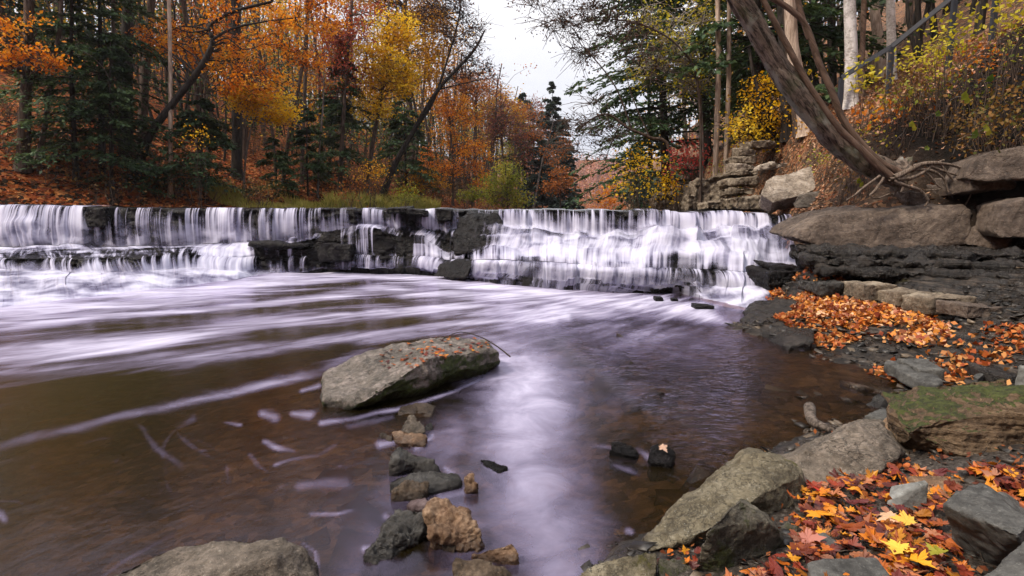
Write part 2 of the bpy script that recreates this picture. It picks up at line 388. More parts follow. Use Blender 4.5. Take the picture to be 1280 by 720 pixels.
g.link(g.rng(g.noise(v, 1.6, 5), .4, .6, .2, .75), p.inputs['Roughness'])
hh = g.math('ADD', g.math('MULTIPLY', sh2, .6), g.math('ADD', sh1, g.math('MULTIPLY', g.noise(v, 50, 3, .7), .25)))
g.link(g.bump(hh, .8, .04), p.inputs['Normal']); g.link(p.outputs[0], out.inputs[0])
o = mesh_obj('creek_bed', np.stack([GX.ravel(), GY.ravel(), GZ.ravel()], 1), grid_faces(*GX.shape), m)
tag(o, 'brown gravel creek bed rising into layered dark shale on the right', kind='structure')

# ------------------------------------------------------------------ upper banks
XL = lambda y: np.interp(y, (10, 15, 19, 24, 30, 38, 70, 110, 150, 400), (-24, -21, -17, -10.8, -7.2, -4.6, 5.2, 13.5, 22, 60))
XRr = lambda y: np.interp(y, (0, 3, 6, 8, 9.5, 10.3, 12, 14, 16, 20, 30, 60, 110, 150, 400), (11, 10.4, 9.2, 8.7, 7.4, 6.2, 6.0, 6.4, 6.9, 7.3, 8.6, 11.5, 21, 32, 70))
def left_h(x, y):
    d = (XL(y) - x) * .82
    z = 1.72 + .12 * sst(-.3, .5, d) + .25 * np.clip(d, 0, 3) * .35 + np.clip(d - 1.2, 0, None) * (.52 - .06 * sst(24, 40, y)) 
    z = z - np.clip(d - 45, 0, None) * .2 - 1.2 * sst(.2, -1.5, d)
    return z + (fbm(x * .25, y * .25, s=21, o=4) * .35 + vn(x * 1.4, y * 1.4, s=25) * .07) * sst(.2, 3, d)
ly = np.concatenate([np.arange(8, 40, .25), np.arange(40, 260, 2.5)]); ld = np.concatenate([np.arange(-1.6, 8, .2), np.arange(8, 75, 1.2)])
LD, LY = np.meshgrid(ld, ly); LX = XL(LY) - LD / .82
M['litter'] = litter_mat('leaf_litter', [(.0, (.09, .02, .008)), (.3, (.20, .045, .012)), (.6, (.30, .085, .02)), (.85, (.36, .15, .05)), (1., (.14, .05, .02))], cover=.46)
o = mesh_obj('left_hill', np.stack([LX.ravel(), LY.ravel(), left_h(LX, LY).ravel()], 1), grid_faces(*LX.shape), M['litter'])
tag(o, 'leaf strewn wooded slope rising from the far left bank', kind='structure')

rp = []
for px, py, D in ((930, 183, 17), (1000, 170, 15), (1050, 132, 16), (1112, 222, 9.9), (1200, 238, 9.5), (1280, 228, 8.8), (1110, 160, 11.4), (1200, 92, 12.4), (1280, 40, 11.6), (1280, 150, 10), (1200, 170, 10.6),
                  (1150, 226, 9.7), (1060, 232, 11.2), (1000, 232, 12.6), (900, 188, 22), (870, 206, 24), (830, 222, 30), (1083, 112, 19), (1000, 150, 20), (940, 167, 24), (780, 238, 55), (1130, 100, 16), (950, 215, 14.5), (960, 250, 13.6)):
    rp.append(at(px, py, D))
rp += [(22, 15, 12.5), (27, 30, 16), (27, 60, 17), (22, 5, 10.5), (16, 0, 6.5), (12, 5, 4.2), (11.3, 3, 2.6), (17, 40, 6.5), (32, 110, 16), (45, 150, 20), (60, 60, 24), (60, 10, 24), (60, 150, 26), (22, 110, 3), (13, 60, 2.8)]
right0 = tps(rp, .05)
def right_h(x, y):
    d = x - XRr(y)
    z = right0(x, y)
    base = 1.68
    z = np.where(d < 1.2, base + (np.maximum(z, base) - base) * sst(-.1, 1.2, d), np.maximum(z, base))
    z = z - (.14 * sst(12, 10.5, y) + 1.3) * sst(.12, -.4, d) 
    return z + (fbm(x * .5, y * .5, s=31, o=4) * .16 + vn(x * 3, y * 3, s=35) * .05) * sst(0, 1., d)
ry = np.concatenate([np.arange(0, 30, .15), np.arange(30, 240, 2.5)]); rd = np.concatenate([np.arange(-.7, 7, .13), np.arange(7, 60, 1.2)])
RD, RY = np.meshgrid(rd, ry); RX = XRr(RY) + RD
RZ = right_h(RX, RY)
m, nt, out = newmat('right_slope'); g = NT(nt)
geo = g.n('ShaderNodeNewGeometry'); v = geo.outputs['Position']
vo = g.n('ShaderNodeTexVoronoi', ins={'Scale': 15.}); g.link(v, vo.inputs['Vector']); s3 = g.n('ShaderNodeSeparateColor'); g.link(vo.outputs['Color'], s3.inputs[0])
lc = g.ramp(s3.outputs[0], [(0, (.20, .06, .025)), (.35, (.34, .13, .055)), (.7, (.42, .24, .12)), (1, (.25, .13, .07))])
so = g.ramp(g.noise(v, 5, 6, .7), [(.35, (.025, .016, .011)), (.55, (.10, .065, .044)), (.72, (.24, .17, .12))])
spx = g.n('ShaderNodeSeparateXYZ'); g.link(v, spx.inputs[0])
dk = g.rng(spx.outputs[0], 6.6, 7.8)      # dark humus near, darkened further as painted canopy shade; leaves, sand further along
so = g.mix(g.math('MULTIPLY', dk, g.rng(spx.outputs[1], 13.5, 11.5)), so, g.ramp(g.noise(v, 6, 6, .7), [(.4, (.004, .003, .002)), (.6, (.016, .010, .007)), (.75, (.05, .032, .022))]))
mk = g.math('ADD', g.math('MULTIPLY', g.noise(v, 1.1, 5), .65), g.math('MULTIPLY', s3.outputs[1], .35))
mk = g.math('SUBTRACT', mk, g.math('MULTIPLY', g.math('MULTIPLY', dk, g.rng(spx.outputs[1], 13.5, 11.5)), .5))
c = g.mix(g.rng(mk, .47, .62, 0, .8), so, lc)
p = g.n('ShaderNodeBsdfPrincipled', ins={'Roughness': .9}); g.link(c, p.inputs['Base Color']); p.inputs['Specular IOR Level'].default_value = .15
g.link(g.bump(g.math('ADD', g.noise(v, 12, 6, .75), g.math('MULTIPLY', s3.outputs[2], .4)), 1., .09), p.inputs['Normal']); g.link(p.outputs[0], out.inputs[0])
o = mesh_obj('right_hill', np.stack([RX.ravel(), RY.ravel(), RZ.ravel()], 1), grid_faces(*RX.shape), m)
tag(o, 'steep earth and leaf slope rising behind the right bank rocks', kind='structure')

# distant valley side closing the gap
fx, fy = np.meshgrid(np.linspace(-160, 240, 60), np.linspace(175, 420, 30))
fz = 1.7 + np.clip(fy - 178, 0, None) * .16 + fbm(fx * .02, fy * .02, s=41) * 4 * sst(178, 230, fy)
o = mesh_obj('far_hill', np.stack([fx.ravel(), fy.ravel(), fz.ravel()], 1), grid_faces(*fx.shape), M['litter'])
tag(o, 'distant hillside closing the valley', kind='structure')

# ------------------------------------------------------------------ waterfall: rock profile and silky water from one table
ROWS = ('lip', 'foot1', 'mid', 'front', 'foot2', 'water')
TAB = [  # px, (row, distance) of lip, foot of the upper drop, mid shelf, front of the lower shelf, its foot, the pool
 (-220, (251, 17.3), (310, 16.6), (314, 16), (324, 13.3), (338, 12.9), (400, 0)),
 (0, (256, 17), (309, 16.6), (313, 15.5), (322, 13.3), (336, 12.9), (388, 0)),
 (100, (258, 17), (308, 16.6), (312, 15.5), (322, 13.3), (341, 12.9), (379, 0)),
 (180, (259, 16.8), (307, 16.5), (311, 15.5), (320, 13.6), (341, 13.2), (368, 0)),
 (238, (260, 16.6), (306, 16.4), (309, 15.7), (313.5, 14.6), (335, 14.2), (360, 0)),
 (252, (260, 16.6), (305, 16.4), (309, 15.8), (318, 14.9), (336, 14.3), (358, 0)),
 (300, (260, 16.4), (303, 16.2), (310, 15.8), (322, 15.3), (340, 14.6), (352, 0)),
 (320, (260, 16.2), (303, 16.0), (305, 15.7), (320, 15.6), (338, 15.3), (347, 0)),
 (380, (260, 16), (303, 15.9), (305, 15.6), (320, 15.55), (338, 15.5), (343, 0)),
 (405, (260, 15.9), (295, 15.85), (306, 15.7), (320, 15.62), (336, 15.5), (341, 0)),
 (450, (260, 15.8), (285, 15.75), (292, 15.5), (318, 15.4), (336, 15.3), (340, 0)),
 (500, (261, 15.7), (288, 15.6), (300, 15.5), (320, 15.4), (336, 15.2), (342, 0)),
 (530, (261, 15.6), (285, 15.5), (300, 15.3), (320, 15), (335, 14.8), (345, 0)),
 (560, (261, 15.5), (290, 15.3), (318, 15), (324, 14.5), (341, 14.3), (349, 0)),
 (620, (262, 15.3), (284, 15.0), (312, 14), (325, 13.1), (345, 12.9), (358, 0)),
 (700, (262, 15), (296, 14.7), (318, 13.2), (328, 12.3), (350, 12), (366, 0)),
 (760, (262, 14.8), (298, 14.5), (320, 12.9), (333, 11.8), (352, 11.6), (369, 0)),
 (850, (264, 14.3), (290, 14), (312, 12.5), (335, 11.5), (356, 11.3), (370, 0)),
 (900, (264, 14), (290, 13.7), (321, 11.9), (337, 11.2), (357, 10.9), (384, 0)),
 (955, (266, 13.3), (290, 13.1), (323, 11.6), (342, 10.7), (361, 10.2), (394, 0)),
 (985, (267, 12.8), (298, 12.5), (326, 11.4), (346, 10.6), (362, 10.0), (396, 0)),
 (1030, (268, 12.2), (305, 11.9), (331, 11.2), (350, 10.5), (366, 9.7), (400, 0))]
COVER = {  # how much of the face the water covers, by column
 'upper': [(-220, .75), (104, .75), (112, .12), (138, .12), (148, .7), (156, .3), (165, .45), (175, .12), (184, .85), (196, .5), (238, .45), (270, .5), (274, .9), (300, .85), (306, .1), (322, .15), (330, .5), (384, .75), (392, .1), (404, .42), (412, .08), (450, .12), (457, .62), (478, .62), (486, .08), (502, .3), (512, .15), (530, .15), (536, .62), (546, .5), (552, .12), (564, .2), (569, .65), (576, .2), (590, .18), (620, .3), (628, .85), (648, .75), (658, .42), (700, .36), (760, .4), (800, .5), (840, .5), (850, .72), (890, .78), (930, .62), (956, .5), (964, .08), (972, .2), (985, .55), (1010, .5), (1030, .3)],
 'foot1': [(-220, .95), (100, .95), (116, .5), (140, .5), (190, .7), (270, .85), (300, .95), (312, .6), (384, .85), (392, .25), (404, .5), (440, .35), (450, .75), (490, .7), (500, .2), (525, .4), (535, .8), (552, .3), (568, .5), (580, .12), (615, .25), (630, .95), (950, .97), (962, .4), (985, .8), (1030, .4)],
 'mid': [(-220, .55), (40, .5), (180, .3), (236, .35), (262, 1), (310, .85), (330, .45), (384, .5), (400, .3), (430, .3), (450, .72), (490, .65), (500, .12), (525, .7), (550, .6), (560, .25), (600, .25), (622, .9), (640, 1), (950, .98), (975, .7), (1000, .7), (1030, .3)],
 'front': [(-220, .5), (0, .42), (100, .38), (110, .3), (180, .45), (235, .42), (250, .4), (258, 1), (310, .9), (322, .35), (384, .45), (400, .25), (430, .25), (450, .55), (490, .5), (500, .15), (525, .75), (545, .9), (554, .3), (590, .45), (600, .95), (640, .9), (655, .5), (668, .5), (680, .95), (830, .9), (842, .45), (900, .4), (912, .9), (950, .95), (975, .6), (1000, .35), (1030, .1)],
 'foot2': [(-220, .95), (0, .92), (60, .85), (180, .85), (250, .92), (258, 1), (305, .95), (325, .4), (384, .5), (400, .25), (430, .25), (450, .55), (490, .45), (502, .2), (525, .85), (545, .95), (556, .35), (590, .5), (600, .95), (640, .95), (655, .35), (668, .4), (680, .9), (830, .95), (842, .4), (890, .5), (900, .95), (950, .85), (975, .3), (1030, .05)],
 'water': [(-220, 1), (250, 1), (310, .95), (330, .8), (390, .8), (430, .7), (500, .7), (530, .95), (560, .8), (600, 1), (800, 1), (930, 1), (955, .6), (975, .1), (1030, .0)]}
pxs = np.arange(-220, 1030.1, 1.6)
tp = np.array([t[0] for t in TAB])
def trow(k, j): return np.interp(pxs, tp, [t[k][j] for t in TAB])
def unproj(px, py, D): return np.stack([at(a, b, d) for a, b, d in zip(px, py, D)])
jag = cell(pxs / 23 + vn(pxs / 40, pxs * 0, s=2) * .6, pxs * 0, 5) * .13 + cell(pxs / 9, pxs * 0, 6) * .05 + vn(pxs / 60, pxs * 0, s=8) * .12
RP = []
for k in range(1, 7):
    py = trow(k, 0)
    if k in (2, 3, 5): py = py + (cell(pxs / 27 + .6 * vn(pxs / 19, pxs * 0, s=k), pxs * 0, 20 + k) * 3.2 + vn(pxs / 16, pxs * 0, s=30 + k) * 2.2) * (1 if k != 3 else .6) * (.25 + .75 * sst(290, 340, pxs))
    if k == 6: RP.append(np.stack([on(a, b, -.06) for a, b in zip(pxs, py)]))
    else:
        D = trow(k, 1); P = unproj(pxs, py, D)
        if k in (1, 2): P[:, 1] += jag * (1 if k == 1 else .8)
        if k in (4, 5): P[:, 1] += np.roll(jag, 37) * .9
        RP.append(P)
RP[5][pxs > 950, 2] += (sst(960, 1000, pxs) * .12)[pxs > 950]
lip = RP[0]
lipz = lip[:, 2].copy()
lip[:, 2] += cell(pxs / 31, pxs * 0, 9) * .02 + vn(pxs / 14, pxs * 0, s=19) * .02
back = lip + np.array((0, 1.6, .03))
stepj = cell(pxs / 41 + .5 * vn(pxs / 30, pxs * 0, s=17), pxs * 0, 15) * .7 + vn(pxs / 70, pxs * 0, s=16)
def profile(rock):
    """list of (row points, cover key weights) down the fall"""
    segs = [(back, lip, 4, 'flat'), (lip, RP[1], 16, 'drop'), (RP[1], RP[2], 16, 'slope'), (RP[2], RP[3], 18, 'slope'), (RP[3], RP[4], 14, 'drop'), (RP[4], RP[5], 18, 'slope')]
    out = []
    for si, (a, b, n, kind) in enumerate(segs):
        ts = np.linspace(0, 1, n + 1)
        if si < len(segs) - 1: ts = ts[:-1]
        for t in ts:
            if kind == 'drop':
                if rock:
                    P = a + (b - a) * np.array((t ** 2.5, t ** 2.5, t))[None]
                else:
                    P = a + (b - a) * np.array((t, t, t * t * .75 + t * .25))[None]
                    P = P - np.array((0, .07, 0)) * math.sin(t * math.pi) 
            elif si in (2, 3, 5):
                nst = (2 if si == 2 else 1 if si == 3 else 2)
                ph = stepj * .34
                tt = np.clip(t + ph * math.sin(t * math.pi), 0, 1) * nst
                fr = tt - np.floor(tt)
                zt = (np.floor(tt) + (sst(.62, .95, fr) if rock else sst(.45, 1.0, fr))) / nst
                wst = sst(540, 620, pxs) * (1 if si != 5 else .5) * .85
                zt = (t * (1 - wst) + zt * wst)
                P = a + (b - a) * t
                P[:, 2] = a[:, 2] + (b[:, 2] - a[:, 2]) * zt
            else:
                P = a + (b - a) * t
            out.append((si, t, P))
    return out
def covercol(key): return np.interp(pxs, [c[0] for c in COVER[key]], [c[1] for c in COVER[key]])
CK = [('upper', 'upper'), ('upper', 'foot1'), ('foot1', 'mid'), ('mid', 'front'), ('front', 'foot2'), ('foot2', 'water')]
prof_r, prof_w = profile(True), profile(False)
latu = np.concatenate([[0], np.cumsum(np.linalg.norm(np.diff(lip[:, :2], axis=0), axis=1))])
mr = np.random.default_rng(11); MOUND = []
for _ in range(120):
    px = mr.uniform(600, 985) ; f = mr.uniform(-.02, .42)
    MOUND.append((px, f, mr.uniform(12, 30), mr.uniform(.10, .2), mr.uniform(.08, .28)))
for _ in range(50):
    px = mr.uniform(-220, 310); MOUND.append((px, 2.3 + mr.uniform(.0, .7), mr.uniform(24, 60), mr.uniform(.2, .4), mr.uniform(.03, .08)))
for _ in range(24):
    px = mr.uniform(-60, 108); MOUND.append((px, mr.uniform(-.35, .12), mr.uniform(14, 26), mr.uniform(.12, .22), mr.uniform(.06, .2)))
def mounds(si, t):
    """rounded boulders under the water: outward push at this row"""
    F = {0: -9, 1: t - 1, 2: t * .5, 3: .5 + t * .5, 4: 1 + t, 5: 2 + t}[si]
    o = np.zeros(len(pxs))
    for px, f, rx, rf, amp in MOUND:
        if abs(F - f) < 2 * rf: o = np.maximum(o, amp * np.exp(-((pxs - px) / rx) ** 2 * .9 - ((F - f) / rf) ** 2))
    return o
# rock
rows = []
for si, t, P in prof_r:
    Q = P.copy(); X, Y, Z = Q.T
    blk = cell(latu / .55 + vn(latu * .8, Z * 2, s=3) * .5, Z / .16 + .4 * vn(latu * .7, Z, s=6), 11) * .10 + cell(latu / .21, Z / .07, 12) * .04 + fbm(latu * 2.2, Z * 7, Y * 2, s=13, o=3) * .05
    drop = si in (1, 4)
    if si in (2, 3): Q[:, 2] -= .07 * sst(300, 250, pxs)
    mo = mounds(si, t); Q[:, 1] -= mo * .8; Q[:, 2] += mo * .45
    Q[:, 1] += .10 + (blk if drop else blk * .5) * (1 if t > 0 else .3)
    Q[:, 2] += -.03 - (.10 if si == 5 else .05 if si in (2, 3) else 0) + (0 if drop else 1) * (fbm(X * 1.6, Y * 1.6, s=15, o=4) * .05 - .02) * (0 if si == 0 else 1)
    rows.append(Q)
rows.append(rows[-1] + np.array((0, -1.0, -.6)))
V = np.stack(rows)
falls_ledge = mesh_obj('rock_ledge', V.reshape(-1, 3), grid_faces(V.shape[0], V.shape[1]), M['wet'], origin=(0, 14.5, 0))
tag(falls_ledge, 'wide black stepped rock ledge that the water pours over', 'rock ledge')

# silky water material
m, nt, out = newmat('falling_water'); g = NT(nt)
uv = g.n('ShaderNodeUVMap').outputs[0]
at_c = g.n('ShaderNodeAttribute', attribute_name='cover').outputs['Fac']; at_s = g.n('ShaderNodeAttribute', attribute_name='soft').outputs['Fac']
n0 = g.noise(g.scale(uv, (1.2, .10, 1)), 1, 2, .5, .2); n1 = g.noise(g.scale(uv, (4.2, .35, 1)), 1, 2, .5, .5); n2 = g.noise(g.scale(uv, (15, .5, 1)), 1, 2, .5, .3)
geo = g.n('ShaderNodeNewGeometry')
n3 = g.noise(g.scale(geo.outputs['Position'], (1.3, 1.3, 2.2)), 1.2, 4, .5, .4)
strand = g.math('ADD', g.math('ADD', g.math('MULTIPLY', n1, .42), g.math('MULTIPLY', n2, .30)), g.math('MULTIPLY', n0, .28))
sn = g.rng(strand, .40, .60, smooth=False); cn = g.rng(n3, .34, .66, smooth=False)
mixn = g.math('ADD', g.math('MULTIPLY', sn, g.math('SUBTRACT', 1., g.math('MULTIPLY', at_s, .85))), g.math('MULTIPLY', cn, g.math('MULTIPLY', at_s, .85)))
a = g.math('ADD', mixn, at_c)                       # above 1: water; the cover is the share of the face it hides
wd = g.math('ADD', .24, g.math('MULTIPLY', at_s, .4))
t_ = g.math('DIVIDE', g.math('ADD', g.math('SUBTRACT', a, 1.), wd), g.math('MULTIPLY', wd, 2.), clamp=True)
fade = g.n('ShaderNodeAttribute', attribute_name='fade').outputs['Fac']
veil = g.n('ShaderNodeAttribute', attribute_name='veil').outputs['Fac']
alpha = g.math('MULTIPLY', g.math('MULTIPLY', g.rng(t_, 0, 1), g.math('SUBTRACT', .97, g.math('MULTIPLY', veil, .34))), fade)
col = g.mix(g.rng(g.math('ADD', g.math('MULTIPLY', mixn, .75), g.math('MULTIPLY', at_c, .35)), .25, 1.0, smooth=False), (.15, .135, .28), (.72, .72, .87))
p = g.n('ShaderNodeBsdfPrincipled', ins={'Roughness': .55}); g.link(col, p.inputs['Base Color']); p.inputs['Specular IOR Level'].default_value = .2
g.link(g.bump(mixn, .25, .06), p.inputs['Normal'])
tl = g.n('ShaderNodeBsdfTranslucent'); g.link(col, tl.inputs[0])
tr = g.n('ShaderNodeBsdfTransparent')
g.link(g.mixs(alpha, tr.outputs[0], g.mixs(.25, p.outputs[0], tl.outputs[0])), out.inputs[0]); M['fall'] = m

fall = empty('waterfall', (-1, 14, 0))
tag(fall, 'broad silky white waterfall spilling over the stepped black ledge into the pool', 'waterfall')
allP = np.stack([P for _, _, P in prof_w])
plen = np.concatenate([[np.zeros(len(pxs))], np.cumsum(np.linalg.norm(np.diff(allP, axis=0), axis=2), axis=0)])
slant = .35 * sst(800, 960, pxs) - .25 * sst(720, 620, pxs) * sst(560, 620, pxs) + .3 * sst(300, 200, pxs) * 0 + .22 * vn(latu * .45, latu * 0, s=59) + .12 * vn(latu * 1.3, latu * 0, s=60)
def curtain(name, lo, hi, lump, soft0, soft1):
    idx = [i for i, (si, t, P) in enumerate(prof_w) if lo <= si <= hi]
    if idx[-1] + 1 < len(prof_w): idx.append(idx[-1] + 1)
    rows, cov, sf, uvv, vl = [], [], [], [], []
    for q, i in enumerate(idx):
        si, t, P = prof_w[i]; f = q / (len(idx) - 1)
        Q = P.copy(); X, Y, Z = Q.T
        w = math.sin(f * math.pi) * .8 + .2
        flat_ = 1 - sst(330, 250, pxs) * (1 if si in (2, 3) else .3)
        l = flat_ * fbm(latu * .8, plen[i] * .8, s=51, o=2) * lump * w
        Q[:, 1] -= l * .7 + .035; Q[:, 2] += l * .6 + (lump * .35 * flat_ if si > 1 and si != 4 else 0)
        mo = mounds(si, t); Q[:, 1] -= mo * .9; Q[:, 2] += mo * .55
        s_ = vn(latu * 8, plen[i] * .4, s=52) * .03 + vn(latu * 2.7, plen[i] * .3, s=53) * .05
        Q[:, 1] -= s_ * (1 if si in (1, 4) else .3)
        i2 = min(i + 1, len(prof_w) - 1); dP = prof_w[i2][2] - prof_w[max(i - 1, 0)][2]
        steep = sst(.5, 2.0, -dP[:, 2] / (np.hypot(dP[:, 0], dP[:, 1]) + 1e-3))
        sft = np.full(len(pxs), soft0 + (soft1 - soft0) * f ** (3 if si in (1, 4) else 1))
        k0, k1 = CK[si]; c0, c1 = covercol(k0), covercol(k1)
        c = c0 + (c1 - c0) * t ** 1.5
        if si in (1, 4): c = c - .16 * (1 - t)
        if si == 4: sft = np.maximum(sft, .62 * sst(575, 600, pxs) * sst(838, 826, pxs)); c = c + .1 * sst(575, 600, pxs) * sst(838, 826, pxs)
        if si == 3: c = c + .25 * sst(600, 640, pxs) * sst(.9, .5, t)
        if si in (2, 3, 4): c = c * (1 - .15 * sst(560, 620, pxs))
        if si == 0: c = c0 * .25 * t
        if si in (2, 3, 5):
            kp = sst(500, 600, pxs) if si == 5 else sst(250, 330, pxs)
            c = c - kp * steep * (.34 + .3 * cell(latu / .7 + .5 * vn(latu, latu * 0, s=57), latu * 0 + si * 3 + math.floor(t * 2), 58)); sft = sft * (1 - .7 * steep * kp)
        rows.append(Q); cov.append(c); sf.append(sft if True else np.full(len(pxs), soft0 + (soft1 - soft0) * f ** (3 if si in (1, 4) else 1))); uvv.append(np.stack([latu - slant * min(plen[i].mean() - plen[idx[0]].mean(), 1.3), plen[i]], 1)); vl.append(steep * sst(560, 620, pxs) if si > 1 else 0 * steep)
    V = np.stack(rows)
    o = mesh_obj(name, V.reshape(-1, 3), grid_faces(V.shape[0], V.shape[1]), M['fall'], origin=(-1, 14, 0), parent=fall)
    attr(o, 'fade', np.repeat(np.clip(np.linspace(0, 1, len(idx)) / .13 + (.6 if lo == 5 else 0), 0, 1) ** 1.3 if lo > 1 and lo != 4 else np.ones(len(idx)), len(pxs)))
    attr(o, 'veil', np.concatenate(vl)); attr(o, 'cover', np.concatenate(cov)); attr(o, 'soft', np.concatenate(sf)); uvs(o, np.concatenate(uvv))
curtain('upper_curtain', 0, 1, .05, 0, .85)
curtain('middle_cascade', 2, 3, .2, .85, .25)
curtain('lower_curtain', 4, 4, .05, .15, .85)
curtain('foam_apron', 5, 5, .10, .95, 1)

# upper river
yy = np.array([0, 1.5, 4, 10, 25, 60, 160])
V = []
for k, dy in enumerate(yy):
    q = back.copy(); f = min(1, dy / 10); q[:, 1] = q[:, 1] + dy; q[:, 2] = q[:, 2] * (1 - f) + 1.74 * f
    q[:, 0] = q[:, 0] * (1 + dy * .03); V.append(q)
V = np.stack(V)
m, nt, out = newmat('river_surface'); g = NT(nt)
p = g.n('ShaderNodeBsdfPrincipled', ins={'Base Color': (.012, .009, .007, 1), 'Roughness': .15, 'IOR': 1.33}); geo = g.n('ShaderNodeNewGeometry')
g.link(g.bump(g.noise(geo.outputs['Position'], 3, 4), .3, .03), p.inputs['Normal']); g.link(p.outputs[0], out.inputs[0])
o = mesh_obj('river', V.reshape(-1, 3), grid_faces(V.shape[0], V.shape[1]), m); tag(o, 'dark river above the waterfall', kind='structure')

# ------------------------------------------------------------------ pool
Ds = np.concatenate([np.linspace(-4, .9, 12), np.geomspace(1.0, 17.5, 330)]); ts = np.concatenate([np.linspace(-3, -1.15, 14)[:-1], np.linspace(-1.15, 1.1, 420)])
TT, DD = np.meshgrid(ts, Ds); PX = TT * np.maximum(DD, 1.0); PY = DD
PZ = np.zeros_like(PX)
P3 = np.stack([PX.ravel(), PY.ravel(), PZ.ravel()], 1)
vis = PY.ravel() > .95
sx = np.full(len(P3), -9999.); sy = np.full(len(P3), 9999.)
a_, b_ = project(P3[vis]); sx[vis] = a_; sy[vis] = b_
wq = sst(500, 420, sy); sx = sx + wq * 26 * vn(PX.ravel() * .45, PY.ravel() * .45, s=65); sy = sy + wq * (5 * vn(PX.ravel() * .35, PY.ravel() * .6, s=66) + 2.5 * vn(PX.ravel() * 1.1, PY.ravel() * 1.6, s=67))
ws_ = sst(478, 492, sy) * sst(470, 440, sx); sx = sx + ws_ * 6 * vn(PX.ravel() * 2.6, PY.ravel() * 2.6, s=68); sy = sy + ws_ * 3.5 * vn(PX.ravel() * 2.6, PY.ravel() * 2.6, s=69)
def band(pts, soft=1.0):
    """mask 0..1 along a traced band: (px, py, half width, strength)"""
    best = np.zeros(len(P3))
    pts = np.array(pts, float)
    n = 14
    for (x0, y0, w0, i0), (x1, y1, w1, i1) in zip(pts[:-1], pts[1:]):
        dx, dy = x1 - x0, y1 - y0; L2 = dx * dx + dy * dy
        t = np.clip(((sx - x0) * dx + (sy - y0) * dy) / L2, 0, 1)
        d = np.hypot(sx - x0 - t * dx, sy - y0 - t * dy); w = w0 + (w1 - w0) * t
        best = np.maximum(best, (i0 + (i1 - i0) * t) * np.exp(-(d / w) ** 2 * soft))
    return best
foam = np.zeros(len(P3))  # foam streaks, plus the lilac sky reflection painted in as broad bands
